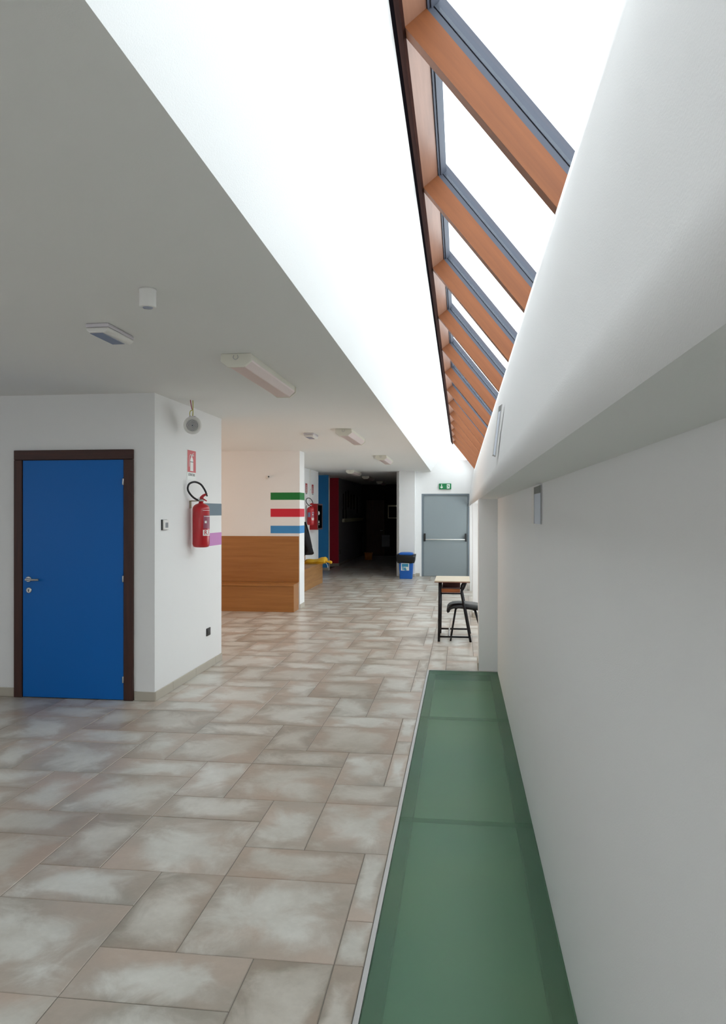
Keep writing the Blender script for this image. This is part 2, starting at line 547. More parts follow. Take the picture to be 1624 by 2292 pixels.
# ---------------- glass channel in the floor
pit = MB()
pit.box(XG0 - 0.03, XG1 + 0.05, YB, YG1 + 0.05, -0.24, -0.20)
pit.box(XG0 - 0.03, XG0 - 0.012, YB, YG1 + 0.03, -0.20, -0.065)
pit.box(XG1 + 0.012, XG1 + 0.05, YB, YG1 + 0.03, -0.20, -0.03)
pit.box(XG0 - 0.012, XG1 + 0.012, YG1 + 0.005, YG1 + 0.03, -0.20, -0.03)
structure(obj('floor_channel', pit, PIT), 'shallow pale channel under the green glass strip along the right wall', 'floor channel')
gl = empty('glass_floor', (0.02, 3.0, 0))
structure(gl, 'long strip of frosted green walk-on glass along the right wall', 'glass floor')
joints = [YB, -0.3, 1.75, 3.93, 5.95, YG1]
joints = [YB, -1.25, 0.65, 2.15, 4.08, 6.12, YG1]
for a, b_ in zip(joints[:-1], joints[1:]):
    o = obj('glass_panel', MB().box(XG0 + 0.001, XG1 - 0.001, a + 0.0012, b_ - 0.0012, -0.026, -0.002), FROST, None)
    o.parent = gl; o.matrix_parent_inverse = Matrix.Translation((-0.02, -3.0, 0))
def gpart(name, mb, m, bevel=0):
    o = obj(name, mb, m, gl, bevel); o.matrix_parent_inverse = Matrix.Translation((-0.02, -3.0, 0)); return o
gpart('ledge', MB().box(XG0, XG0 + 0.062, YB, YG1, -0.09, -0.034), DARKMETAL)
gpart('ledge', MB().box(XG1 - 0.075, XG1, YB, YG1, -0.09, -0.034), DARKMETAL)
gpart('ledge', MB().box(XG0 + 0.062, XG1 - 0.075, YG1 - 0.03, YG1, -0.09, -0.034), DARKMETAL)
gpart('edge_strip', MB().box(XG0 - 0.020, XG0 - 0.001, YB, YG1 + 0.018, -0.04, 0.001), STEEL)
gpart('edge_strip', MB().box(XG0 - 0.001, XG1, YG1 + 0.001, YG1 + 0.018, -0.04, 0.001), STEEL)

# ---------------- ceiling and light shaft
structure(box('ceiling', CEILP, XL - 0.2, -0.757, YB - 0.2, YE + 0.2, CEIL, CEIL + 0.14), 'flat white ceiling over the hall', 'ceiling')
A = (-0.757, CEIL); Bp = (-0.247, 3.415)
sl = MB()
sl.prism([A, Bp, (Bp[0] - 0.13, Bp[1] + 0.09), (A[0] - 0.16, A[1] + 0.10)], YB - 0.2, YU + 0.2)
structure(obj('ceiling_slope', sl, PLASTER), 'bright white sloping side of the skylight shaft', 'sloped ceiling')

# ---------------- skylight: local frame, e down the slope, d outwards
O = Vector((-0.203, 3.42)); F_ = Vector((0.338, 2.733))
ev = (F_ - O).normalized(); nv = Vector((-ev.y, ev.x))
SL = (F_ - O).length
def W2(e_, d_): p = O + ev * e_ + nv * d_; return (p.x, p.y)
def sec(e0, e1, d0, d1): return [W2(e0, d0), W2(e1, d0), W2(e1, d1), W2(e0, d1)]
sky = structure(empty('window_1', (O.x, YU, O.y)), 'long sloping skylight of brown timber rafters and clear panes', 'skylight')
inv = Matrix.Translation((-O.x, -YU, -O.y))
def spart(name, mb, m, parent=sky):
    o = obj(name, mb, m, parent)
    if parent is sky: o.matrix_parent_inverse = inv
    return o
spart('ridge_beam', MB().prism(sec(-0.05, 0.0, 0.0, 0.10), YB - 0.2, YU), RIDGE)
spart('shadow_strip', MB().prism(sec(-0.075, -0.034, -0.010, -0.0005), YB - 0.2, YU), mat('matt_black_gap', (14, 12, 14), 0.95, spec=0.0))
spart('ridge_packer', MB().prism(sec(-0.075, -0.0502, 0.0, 0.1), YB - 0.2, YU), DARKMETAL)
spart('ridge_trim', MB().prism(sec(-0.0338, 0.003, -0.014, -0.0005), YB - 0.2, YU), wood('dark_ridge_trim', (44, 26, 22), (62, 38, 32), 0.95, 'Y', 1.2))
MATS['dark_ridge_trim'].node_tree.nodes['Principled BSDF'].inputs['Specular IOR Level'].default_value = 0.03
spart('ridge_profile', MB().prism(sec(-0.09, 0.006, 0.102, 0.112), YB - 0.2, YU), ALU)
spart('ridge_profile', MB().prism(sec(-0.09, 0.012, 0.114, 0.150), YB - 0.2, YU), ALU)
spart('eave_board', MB().prism(sec(SL + 0.10, SL + 0.16, 0.0, 0.16), YB - 0.2, YU), RIDGE)
RW = 0.064
ry = [2.752 + 1.372 * k for k in range(-4, 13)]
rm = MB()
def rafter_mesh():
    # built along local x (down the slope) so the grain follows the timber; local z is outwards
    return MB().box(0.0, SL + 0.10, 0, RW, 0, 0.10).mesh('rafter', RAFTER)
RM = rafter_mesh()
BM1 = MB().box(-0.02, SL + 0.10, 0.002, RW - 0.002, 0.1005, 0.122).mesh('glazing_bar', ALU)
CM1 = MB().box(-0.02, SL + 0.14, 0.0, RW, 0.1262, 0.172).mesh('glazing_cap', ALU)
GM1 = MB().box(-0.02, SL + 0.10, 0.006, RW - 0.006, 0.1222, 0.126).mesh('gasket', DARKMETAL)
rot = Matrix(((ev.x, 0, nv.x), (0, 1, 0), (ev.y, 0, nv.y))).to_4x4()
def place_sky(name, me, y):
    o = D.objects.new(name, me); COL.objects.link(o)
    o.parent = sky
    o.matrix_local = Matrix.Translation((0, y - YU, 0)) @ rot
    return o
for y in ry:
    place_sky('rafter', RM, y)
    place_sky('glazing_bar', BM1, y)
    place_sky('gasket', GM1, y)
    place_sky('glazing_cap', CM1, y)
for y0, y1 in zip([YB - 0.2] + ry, ry + [YU]):
    a = y0 + (RW + 0.0005 if y0 in ry else 0); b_ = y1 - 0.0005 if y1 in ry else y1
    if b_ - a < 0.05: continue
    place_sky('pane', MB().box(-0.01, SL + 0.14, 0, b_ - a, 0.128, 0.138).mesh('pane', PANE), a)

# ---------------- right side: wall, beam, pillars, bays
structure(box('wall_right', PLASTER, XG1, 0.62, YB, 7.935, -0.35, 1.785), 'plain white wall beside the glass floor strip', 'wall')
bp_ = [(0.188, 1.785), (0.204, 1.92), (0.222, 2.08), (0.247, 2.26), (0.276, 2.44), (0.307, 2.60), (0.338, 2.728)]
bmesh_ = MB()
body = bp_ + [(0.45, 2.728 - (0.112) * (-ev.y / ev.x)), (0.45, 2.3), (XR + 0.2, 2.3), (XR + 0.2, 1.785)]
bmesh_.prism(body, YB - 0.2, YD)
bo = obj('wall_beam', bmesh_, PLASTER)
for p in bo.data.polygons: p.use_smooth = p.normal.x < -0.9
structure(bo, 'deep white upstand beam below the skylight with a leaning face', 'beam')
pill = MB()
for nm, y0, lab in (('pillar', 7.935, 'white wall pillar at the far end of the glass strip'), ('pillar', 11.95, 'white wall pillar beyond the school desk'), ('pillar', 15.95, 'white wall pillar nearest the grey fire door')):
    structure(box(nm, PLASTER, 0.184, XR, y0, y0 + 0.4, 0, 1.785), lab, 'pillar')
bay = MB().box(XR, XR + 0.2, 7.935, YD + 0.4, 0, 0.55).box(XR, XR + 0.2, 7.935, YD + 0.4, 1.62, 1.785)
bay_open = [(8.75, 11.6), (12.7, 15.6), (16.7, 19.0)]  # unseen window openings added to bring more light to the far end
prev = 7.935
for a, b_ in bay_open:
    bay.box(XR, XR + 0.2, prev, a, 0.55, 1.62); prev = b_
bay.box(XR, XR + 0.2, prev, YD + 0.4, 0.55, 1.62)
structure(obj('wall_bay', bay, PLASTER), 'white back wall of the bays between the pillars', 'wall')
for k, (a, b_) in enumerate(bay_open):
    wn = structure(empty('window_%d' % (k + 4), (XR + 0.1, (a + b_) / 2, 0.55)), 'added unseen window in the %s bay behind the pillars' % ('first', 'second', 'third')[k], 'window')
    hw = (b_ - a) / 2
    for q in ((-hw, hw, 0.0, 0.05), (-hw, hw, 1.02, 1.07), (-hw, -hw + 0.05, 0.05, 1.02), (hw - 0.05, hw, 0.05, 1.02), (-0.03, 0.03, 0.05, 1.02)):
        obj('frame_bar', MB().box(-0.03, 0.03, q[0], q[1], q[2], q[3]), WHITEP, wn)
    for q in ((-hw + 0.05, -0.03), (0.03, hw - 0.05)):
        obj('pane', MB().box(-0.004, 0.004, q[0], q[1], 0.05, 1.02), PANE, wn)
structure(box('wall_outer', OUTSIDE, 0.62, XR + 0.2, YB, 7.935, -0.1, 1.785), 'solid outer wall behind the right wall', 'wall')

# ---------------- left side walls
structure(box('wall_left', PLASTER, XL, XS1, YW1, YW1B, 0, CEIL), 'white wall around the blue door with its return towards the alcove', 'wall')
structure(box('wall_side', PLASTER, XL - 0.2, XL, YB - 0.2, YE, 0, CEIL), 'white side wall at the far left', 'wall')
structure(box('wall_back', PLASTER, XL, XR + 0.2, YB - 0.2, YB, -0.4, CEIL + 0.9), 'white wall behind the entrance', 'wall')
wing = structure(box('wall_alcove', PLASTER, XL, XW, YA, 12.97, 0, CEIL), 'white wing wall with green, red and blue stripes behind the bench', 'wall')
structure(box('wall_niche', PLASTER, XL, -3.65, 12.97, 19.2, 0, CEIL), 'white wall with the second extinguisher and the hose cabinet', 'wall')
bl = structure(box('wall_blue', PLASTER, XL, -3.70, 21.0, 21.2, 0, CEIL), 'narrow wall painted deep blue at the mouth of the dark corridor', 'wall')
box('paint_panel', P_DEEPBLUE, -5.0, -3.702, 20.997, 21.0005, 0.08, CEIL - 0.001, bl)
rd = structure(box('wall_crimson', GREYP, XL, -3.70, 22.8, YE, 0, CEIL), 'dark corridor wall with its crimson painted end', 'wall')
box('paint_panel', P_CRIMSON, -4.6, -3.702, 22.797, 22.8005, 0.08, CEIL - 0.001, rd)
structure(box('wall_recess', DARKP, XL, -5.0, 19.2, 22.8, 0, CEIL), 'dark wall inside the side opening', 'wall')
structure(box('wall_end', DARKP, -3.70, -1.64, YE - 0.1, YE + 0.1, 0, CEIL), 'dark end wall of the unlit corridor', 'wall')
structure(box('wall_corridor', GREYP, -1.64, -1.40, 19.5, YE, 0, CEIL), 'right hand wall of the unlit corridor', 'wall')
structure(box('wall_pier', PLASTER, -1.556, -1.156, 19.1, YD + 0.1, 0, CEIL), 'white pier between the dark corridor and the fire door', 'wall')
fw = MB()
fw.box(-1.64, -1.0, YD, YU + 0.15, 0, 2.975)
fw.box(0.212, XR + 0.2, YD, YU + 0.15, 0, 2.975)
fw.box(-1.0, 0.212, YD, YU + 0.15, 2.118, 2.975)
structure(obj('wall_far', fw, PLASTER), 'white end wall with the grey fire door and the green exit sign', 'wall')
structure(box('wall_gable', PLASTER, -1.1, 1.0, YU, YU + 0.15, 2.976, 3.7), 'small bright triangular wall at the far end of the skylight', 'wall')

# painted stripes on the walls
for z0, z1, m in ((1.857, 1.982, P_GREEN), (1.567, 1.706, P_RED), (1.287, 1.416, P_BLUE)):
    obj('stripe', MB().box(-3.22, XW + 0.0012, YA - 0.0012, YA + 0.0002, z0, z1).box(XW - 0.0002, XW + 0.0012, YA - 0.0012, 12.9712, z0, z1), m, wing)
wl = D.objects['wall_left']
box('stripe', P_GREY, XS1 - 0.0002, XS1 + 0.0012, 7.50, YW1B + 0.001, 1.612, 1.742, wl)
box('stripe', P_PINK, XS1 - 0.0002, XS1 + 0.0012, 7.50, YW1B + 0.001, 1.288, 1.425, wl)

# skirting: one piece per tile
SK = mat('skirting_tile', (186, 178, 164), 0.4, noise=0.06, nscale=5)
def skirting(name, label, runs):
    root = structure(empty(name, (runs[0][0], runs[0][1], 0)), label, 'baseboard')
    inv_ = Matrix.Translation((-runs[0][0], -runs[0][1], 0))
    for (x0, y0, x1, y1, nx, ny, first) in runs:
        L_ = math.hypot(x1 - x0, y1 - y0); ux, uy = (x1 - x0) / L_, (y1 - y0) / L_
        t = 0.0; step = first
        while t < L_ - 1e-4:
            t1 = min(t + step, L_); step = 0.61
            a, b_ = t + 0.0012, t1 - 0.0012
            if b_ - a > 0.01:
                xs = [x0 + ux * a, x0 + ux * b_, x0 + ux * a + nx * 0.011, x0 + ux * b_ + nx * 0.011]
                ys = [y0 + uy * a, y0 + uy * b_, y0 + uy * a + ny * 0.011, y0 + uy * b_ + ny * 0.011]
                o = obj('skirting_tile', MB().box(min(xs), max(xs), min(ys), max(ys), 0.0005, 0.08), SK, root, 0.003)
                o.matrix_parent_inverse = inv_
            t = t1
    return root
skirting('baseboard_left', 'beige tile skirting of the blue-door wall and its return', [
    (XL, YW1, -3.952, YW1, 0, -1, 0.4), (-2.833, YW1, XS1 + 0.011, YW1, 0, -1, 0.6), (XS1, YW1, XS1, YW1B, 1, 0, 0.40)])
skirting('baseboard_alcove', 'beige tile skirting round the end of the striped wing wall', [(XW, YA - 0.0, XW, 12.97, 1, 0, 0.5)])
skirting('baseboard_niche', 'beige tile skirting of the wall under the hose cabinet', [(-3.65, 17.5, -3.65, 19.2, 1, 0, 0.5)])
skirting('baseboard_blue', 'beige tile skirting under the deep blue wall', [(-5.0, 21.0, -3.70, 21.0, 0, -1, 0.6)])
skirting('baseboard_crimson', 'beige tile skirting along the crimson end and the dark corridor wall', [(-4.6, 22.8, -3.70, 22.8, 0, -1, 0.6), (-3.70, 22.8, -3.70, YE - 0.1, 1, 0, 0.6)])
skirting('baseboard_far', 'beige tile skirting of the pier and the fire door wall', [(-1.64, 19.5, -1.556, 19.5, 0, -1, 0.5), (-1.556, 19.1, -1.156, 19.1, 0, -1, 0.5), (-1.156, 19.1, -1.156, YD, 1, 0, 0.5), (-1.156, YD, -1.045, YD, 0, -1, 0.5), (0.262, YD, 0.6, YD, 0, -1, 0.5)])
skirting('baseboard_right', 'beige tile skirting at the foot of the right hand pillars', [(0.184, 7.94, 0.184, 8.335, -1, 0, 0.2), (0.184, 11.95, 0.184, 12.35, -1, 0, 0.5), (0.184, 11.95, XR, 11.95, 0, -1, 0.5), (0.184, 15.95, 0.184, 16.35, -1, 0, 0.5)])

# ------------------------------------------------------------------ doors
d1 = structure(empty('door_1', (-3.4, YW1, 0)), 'closed bright blue door in a dark brown wooden frame', 'door')
iv = Matrix.Translation((3.4, -YW1, 0))
def dpart(name, mb, m, parent=d1, bevel=0.0):
    o = obj(name, mb, m, parent, bevel)
    o.matrix_parent_inverse = iv if parent is d1 else Matrix.Identity(4)
    return o
dpart('frame_jamb', MB().box(-3.950, -3.872, YW1 - 0.028, YW1 + 0.001, 0, 2.112), DARKWOOD, bevel=0.004)
dpart('frame_jamb', MB().box(-2.922, -2.836, YW1 - 0.028, YW1 + 0.001, 0, 2.112), DARKWOOD, bevel=0.004)
dpart('frame_head', MB().box(-3.950, -2.836, YW1 - 0.028, YW1 + 0.001, 2.113, 2.198), wood('dark_stained_head', (50, 22, 15), (74, 38, 27), 0.5, 'X', 1.5), bevel=0.004)
leaf = dpart('leaf', MB().box(-3.868, -2.926, YW1 - 0.018, YW1 - 0.003, 0.006, 2.108), BLUEDOOR, bevel=0.002)
dpart('rebate', MB().box(-3.872, -2.922, YW1 - 0.0028, YW1 - 0.0005, 0.0005, 2.113), DARKWOOD)
def on_leaf(name, mb, m, bevel=0.0):
    return obj(name, mb, m, leaf, bevel)
hx, hz = -3.812, 1.052
RX = Matrix.Rotation(PI / 2, 4, 'X')
hb = MB().lathe([(0.026, 0.0), (0.026, 0.006), (0.022, 0.009)], (hx, YW1 - 0.018, hz), 24, RX)
hb.tube([(hx, YW1 - 0.024, hz), (hx, YW1 - 0.065, hz)], 0.010, 12)
hb.tube(smooth_pts([(hx, YW1 - 0.063, hz), (hx + 0.03, YW1 - 0.066, hz), (hx + 0.075, YW1 - 0.064, hz - 0.002), (hx + 0.115, YW1 - 0.058, hz - 0.001)]), 0.0095, 12)
on_leaf('handle', hb, STEEL)
kb = MB().lathe([(0.026, 0.0), (0.026, 0.007), (0.021, 0.010)], (hx + 0.004, YW1 - 0.018, hz - 0.098), 24, RX)
on_leaf('lock_rosette', kb, CHROME)
kh = MB().lathe([(0.0055, 0), (0.0055, 0.0012)], (hx + 0.004, YW1 - 0.028, hz - 0.094), 12, RX)
kh.box(hx + 0.001, hx + 0.007, YW1 - 0.0292, YW1 - 0.028, hz - 0.112, hz - 0.094)
on_leaf('keyhole', kh, BLACKPL)
for z in (1.915, 1.065, 0.185):
    dpart('hinge', MB().lathe([(0.006, -0.028), (0.0075, -0.024), (0.0075, 0.024), (0.006, 0.028)], (-2.924, YW1 - 0.032, z), 14), STEEL)

d2 = structure(empty('door_2', (-0.39, YD, 0)), 'grey metal fire door with a white push bar', 'door')
iv2 = Matrix.Translation((0.39, -YD, 0))
def d2p(name, mb, m, parent=d2, bevel=0.0):
    o = obj(name, mb, m, parent, bevel)
    if parent is d2: o.matrix_parent_inverse = iv2
    return o
FRM = mat('grey_frame_enamel', (122, 132, 140), 0.45)
d2p('frame_jamb', MB().box(-1.0, -0.955, YD + 0.002, YD + 0.09, 0, 2.117), FRM)
d2p('frame_jamb', MB().box(0.170, 0.211, YD + 0.002, YD + 0.09, 0, 2.117), FRM)
d2p('frame_head', MB().box(-0.955, 0.170, YD + 0.002, YD + 0.09, 2.075, 2.117), FRM)
d2p('rebate', MB().box(-1.0, 0.211, YD + 0.0905, YD + 0.14, 0.0005, 2.117), FRM)
leaf2 = d2p('leaf', MB().box(-0.953, 0.168, YD + 0.03, YD + 0.085, 0.006, 2.073), GREYDOOR, bevel=0.003)
for x in (-0.915, 0.122):
    obj('bar_housing', MB().box(x - 0.022, x + 0.022, YD - 0.05, YD + 0.031, 0.90, 1.10), BLACKPL, leaf2, 0.012)
obj('push_bar', MB().tube([(-0.895, YD - 0.035, 0.948), (0.102, YD - 0.035, 0.948)], 0.015, 14), WHITEP, leaf2)

# ------------------------------------------------------------------ exit sign over the fire door
ex = tag(empty('exit_sign', (-0.40, YD, 2.3)), 'small green emergency exit sign with a white arrow over the fire door', 'sign')
EX0, EX1, EZ0, EZ1 = -0.155, 0.155, -0.072, 0.078
obj('housing', MB().box(EX0, EX1, -0.045, -0.0005, EZ0, EZ1), GREEN, ex, 0.012)
fr = MB()
fr.prism([(-0.098, 0.058), (-0.078, 0.058), (-0.078, -0.012), (-0.055, -0.0), (-0.055, -0.02), (-0.088, -0.05), (-0.121, -0.02), (-0.121, 0.0), (-0.098, -0.012)], -0.0465, -0.045, 'y')
obj('arrow', fr, SIGNWHITE, ex)
dr = MB(); dr.box(0.045, 0.118, -0.0462, -0.045, -0.052, 0.06)
obj('doorway_pictogram', dr, SIGNWHITE, ex)
rn = MB()
hd = [(0.074 + 0.009 * math.cos(a * PI / 6), 0.044 + 0.009 * math.sin(a * PI / 6)) for a in range(12)]
rn.prism(hd, -0.0472, -0.0462, 'y')
rn.prism([(0.066, 0.034), (0.088, 0.030), (0.092, 0.0), (0.106, -0.018), (0.099, -0.024), (0.082, -0.008), (0.070, -0.030), (0.050, -0.036), (0.050, -0.028), (0.064, -0.022), (0.074, 0.004), (0.072, 0.022), (0.058, 0.010), (0.054, 0.016)], -0.0472, -0.0462, 'y')
obj('runner_pictogram', rn, GREEN, ex)

# ------------------------------------------------------------------ ceiling fittings
def ceiling_lamp(loc, label, length=1.36, proto=[None]):
    if proto[0] is None:
        r = empty('ceiling_lamp', loc)
        cap = [(-0.100, 0), (0.100, 0), (0.098, -0.035), (0.083, -0.062), (-0.083, -0.062), (-0.098, -0.035)]
        obj('body', MB().prism([(-0.098, -0.0005), (0.098, -0.0005), (0.096, -0.036), (-0.096, -0.036)], 0.02, length - 0.02), IVORY, r)
        obj('lens', MB().prism([(-0.101, -0.036), (0.101, -0.036), (0.093, -0.048), (0.052, -0.086), (-0.052, -0.086), (-0.093, -0.048)], 0.022, length - 0.022), PINKLENS, r, 0.006)
        e1 = [(-0.102, -0.0005), (0.102, -0.0005), (0.106, -0.052), (0.055, -0.090), (-0.055, -0.090), (-0.106, -0.052)]
        obj('end_cap', MB().prism(e1, 0.0, 0.022), IVORY, r, 0.004)
        obj('end_cap', MB().prism(e1, length - 0.022, length), IVORY, r, 0.004)
        cl = MB()
        cl.tube(smooth_pts([(-0.012, -0.004, -0.012), (-0.016, -0.006, -0.03), (0, -0.007, -0.042), (0.016, -0.006, -0.03), (0.012, -0.004, -0.012)], 4), 0.0022, 6)
        obj('clip', cl, STEEL, r)
        proto[0] = r
    else:
        r = copy_tree(proto[0]); r.location = loc
    tag(r, label, 'ceiling lamp', 'surface mounted fluorescent ceiling lamps')
    return r
ceiling_lamp((-1.462, 4.80, CEIL), 'largest, nearest ivory fluorescent ceiling lamp with a pinkish lens')
ceiling_lamp((-1.452, 9.30, CEIL), 'second ivory fluorescent ceiling lamp counted from the camera, in front of the alcove')
ceiling_lamp((-1.452, 13.75, CEIL), 'third ivory fluorescent ceiling lamp counted from the camera, before the dark corridor')
ceiling_lamp((-2.72, 18.5, CEIL), 'ivory ceiling lamp at the mouth of the dark corridor, left of the third lamp')
ceiling_lamp((-2.72, 21.6, CEIL), 'second ceiling lamp inside the dark corridor')
ceiling_lamp((-2.72, 25.3, CEIL), 'deepest, dimmest ceiling lamp of the dark corridor')

def emergency_light(loc, label, proto=[None]):
    if proto[0] is None:
        r = empty('emergency_light', loc)
        obj('base', MB().prism([(-0.066, -0.0005), (0.066, -0.0005), (0.068, -0.022), (-0.068, -0.022)], 0, 0.33), LILAC, r, 0.006)
        obj('cover', MB().prism([(-0.068, -0.023), (0.068, -0.023), (0.062, -0.040), (0.045, -0.052), (-0.045, -0.052), (-0.062, -0.040)], 0.0, 0.33), WHITEP, r, 0.008)
        obj('lens', MB().box(-0.046, 0.030, 0.012, 0.285, -0.0555, -0.0515), GREYLENS, r, 0.002)
        proto[0] = r
    else:
        r = copy_tree(proto[0]); r.location = loc
    tag(r, label, 'emergency light', 'white emergency lights on the ceiling')
emergency_light((-1.985, 3.93, CEIL), 'white emergency light on the ceiling left of the big lamp')
emergency_light((-1.985, 9.75, CEIL), 'small far emergency light on the ceiling before the alcove wall')

det = tag(empty('motion_detector', (-1.45, 3.37, CEIL)), 'white cylindrical detector hanging below the ceiling near the emergency light', 'detector')
obj('body', MB().lathe([(0.040, -0.0005), (0.040, -0.008), (0.0385, -0.010), (0.0385, -0.080), (0.036, -0.084), (0.024, -0.085)], (0, 0, 0), 32), WHITEP, det)
obj('lens', MB().lathe([(0.024, -0.0835), (0.022, -0.088), (0.012, -0.090)], (0, 0, 0), 24), GREYLENS, det)

# alarm speaker hanging by its wires in front of the return wall
sp = tag(empty('alarm_speaker', (-2.47, 6.75, 2.455)), 'round white alarm speaker hanging by wires under the ceiling', 'speaker')
aim = Vector((0.24, -0.95, -0.18)).normalized()
SM = aim.to_track_quat('Z', 'Y').to_matrix().to_4x4()
obj('shell', MB().lathe([(0.035, -0.15), (0.062, -0.13), (0.076, -0.08), (0.083, -0.03), (0.084, 0.0), (0.080, 0.012), (0.070, 0.018), (0.058, 0.018), (0.058, 0.010)], (0, 0, 0), 36, SM), WHITEP, sp)
obj('grille', MB().lathe([(0.058, 0.0165), (0.056, 0.0172)], (0, 0, 0), 36, SM), mat('grille_grey', (120, 124, 134), 0.6), sp)
gr = MB()
for rr in (0.012, 0.021, 0.030, 0.039, 0.048, 0.056):
    gr.tube([SM @ Vector((rr * math.cos(2 * PI * k / 28), rr * math.sin(2 * PI * k / 28), 0.0185)) for k in range(28)], 0.0022, 6, closed=True)
obj('grille_rings', gr, WHITEP, sp)
br = MB().box(-0.03, 0.03, -0.012, 0.02, 0.066, 0.086)
for x in (-0.018, 0.0, 0.018): br.box(x - 0.005, x + 0.005, -0.018, -0.012, 0.074, 0.082)
obj('terminal', br, LILAC, sp, 0.002)
tz = CEIL - 2.455 - 0.0008
obj('red_wire', MB().tube(smooth_pts([(-0.018, -0.006, tz), (-0.010, -0.008, tz - 0.05), (-0.001, -0.006, 0.145)]), 0.004, 8), WIRE_R, sp)
obj('yellow_wire', MB().tube(smooth_pts([(-0.006, 0.025, tz), (0.0, 0.01, tz - 0.06), (0.004, 0.0, 0.12), (0.002, 0.0, 0.084)]), 0.0042, 8), WIRE_Y, sp)
obj('loop_wire', MB().tube(smooth_pts([(0.0, 0.0, 0.142), (-0.022, 0.0, 0.13), (-0.027, 0.0, 0.10), (-0.02, 0.0, 0.082)]), 0.0035, 8), WIRE_Y, sp)

# ------------------------------------------------------------------ wall lamps on the right
LAMPMETAL = mat('satin_aluminium', (228, 232, 242), 0.3, metal=0.15, coat=0.3)
LAMPGREY = mat('grey_lamp_top', (150, 150, 146), 0.5)
def wall_lamp(name, loc, lean, h, label, t=0.036):
    r = tag(empty(name, loc), label, 'wall lamp')
    r.rotation_euler = (0, lean, 0)
    # x towards -X is out of the wall
    obj('back_plate', MB().box(-0.006, -0.0008, -0.05, 0.05, 0, h), STEEL, r)
    obj('housing', MB().prism([(-0.006, h - 0.036), (-t, h - 0.044), (-t, 0.004), (-0.006, 0.0)], -0.046, 0.046), LAMPMETAL, r, 0.002)
    obj('cap', MB().prism([(-0.006, h - 0.001), (-t, h - 0.012), (-t, h - 0.043), (-0.006, h - 0.035)], -0.046, 0.046), LAMPGREY, r, 0.001)
    obj('glass_edge', MB().box(-t - 0.003, -t - 0.0003, -0.05, 0.05, 0.002, h - 0.012), WHITEP, r, 0.001)
    return r
wall_lamp('wall_lamp', (XG1, 3.66, 1.592), 0, 0.185, 'small white wall lamp on the right wall tucked under the beam')
wall_lamp('wall_lamp', (0.196, 4.34, 1.965), math.radians(7.0), 0.29, 'slim white wall lamp on the leaning beam face', 0.018)

# ------------------------------------------------------------------ things on the return wall
th = tag(empty('thermostat', (XS1, 6.50, 1.535)), 'white wall thermostat with a small grey display', 'thermostat')
obj('backing', MB().box(0.0008, 0.008, -0.058, 0.064, -0.047, 0.047), BLACKPL, th, 0.002)
obj('case', MB().box(0.008, 0.026, -0.050, 0.062, -0.045, 0.045), WHITEP, th, 0.006)
obj('display', MB().box(0.026, 0.0272, -0.022, 0.040, -0.026, 0.020), mat('lcd', (108, 112, 116), 0.3), th)

so = tag(empty('power_socket', (XS1, 7.70, 0.386)), 'black power socket low on the return wall', 'socket')
obj('plate', MB().box(0.0008, 0.009, -0.060, 0.060, -0.041, 0.041), BLACKPL, so, 0.006)
obj('insert', MB().box(0.009, 0.0115, -0.035, 0.035, -0.023, 0.023), BLACKRUB, so, 0.002)
for y in (-0.02, 0.0, 0.02):
    obj('socket_hole', MB().lathe([(0.0035, 0), (0.0035, 0.0008)], (0.0116, y, 0), 10, Matrix.Rotation(PI / 2, 4, 'Y')), DARKGLASS, so)

def extinguisher_sign(name, loc, label, glare):
    r = tag(empty(name, loc), label, 'sign', 'red fire equipment signs on the walls')
    hh, hw = 0.15, 0.125
    obj('plate', MB().box(0.0008, 0.003, -hw, hw, -hh, hh), SIGNWHITE, r)
    obj('red_field', MB().box(0.003, 0.0034, -hw + 0.008, hw - 0.008, -0.072, hh - 0.006), SIGNRED, r)
    pg = MB()
    bot = [(-0.042, -0.060), (0.042, -0.060), (0.042, 0.045), (0.028, 0.068), (0.014, 0.074), (0.014, 0.090), (-0.014, 0.090), (-0.014, 0.074), (-0.028, 0.068), (-0.042, 0.045)]
    pg.prism(bot, 0.0034, 0.0038, 'x')
    pg.tube(smooth_pts([(0.0036, 0.0, 0.094), (0.0036, -0.035, 0.102), (0.0036, -0.062, 0.07), (0.0036, -0.068, -0.02)], 5), 0.0045, 6)
    pg.tube([(0.0036, 0.0, 0.096), (0.0036, 0.05, 0.118)], 0.005, 6)
    pg.tube([(0.0036, 0.0, 0.094), (0.0036, 0.058, 0.096)], 0.004, 6)
    pg.v = [(min(max(v[0], 0.0035), 0.0040), v[1], v[2]) for v in pg.v]        # flat print
    obj('pictogram', pg, SIGNWHITE, r)
    obj('band', MB().box(0.0038, 0.0041, -0.042, 0.042, 0.028, 0.034), INK, r)
    t = text_mesh('ESTINTORE', 0.036, INK)
    to = obj('lettering', t, None, r)
    to.location = (0.0034, 0, -0.098); to.rotation_euler = (PI / 2, 0, PI / 2)
    return r
extinguisher_sign('fire_sign', (XS1, 7.205, 2.115), 'red and white extinguisher sign above the nearest fire extinguisher', True)
extinguisher_sign('fire_sign', (-3.65, 17.66, 2.185), 'narrow looking fire sign above the far extinguisher, left of the white conduit', False)
extinguisher_sign('fire_sign', (-3.65, 18.42, 2.185), 'narrow looking fire sign right of the white conduit, above the hose cabinet', False)

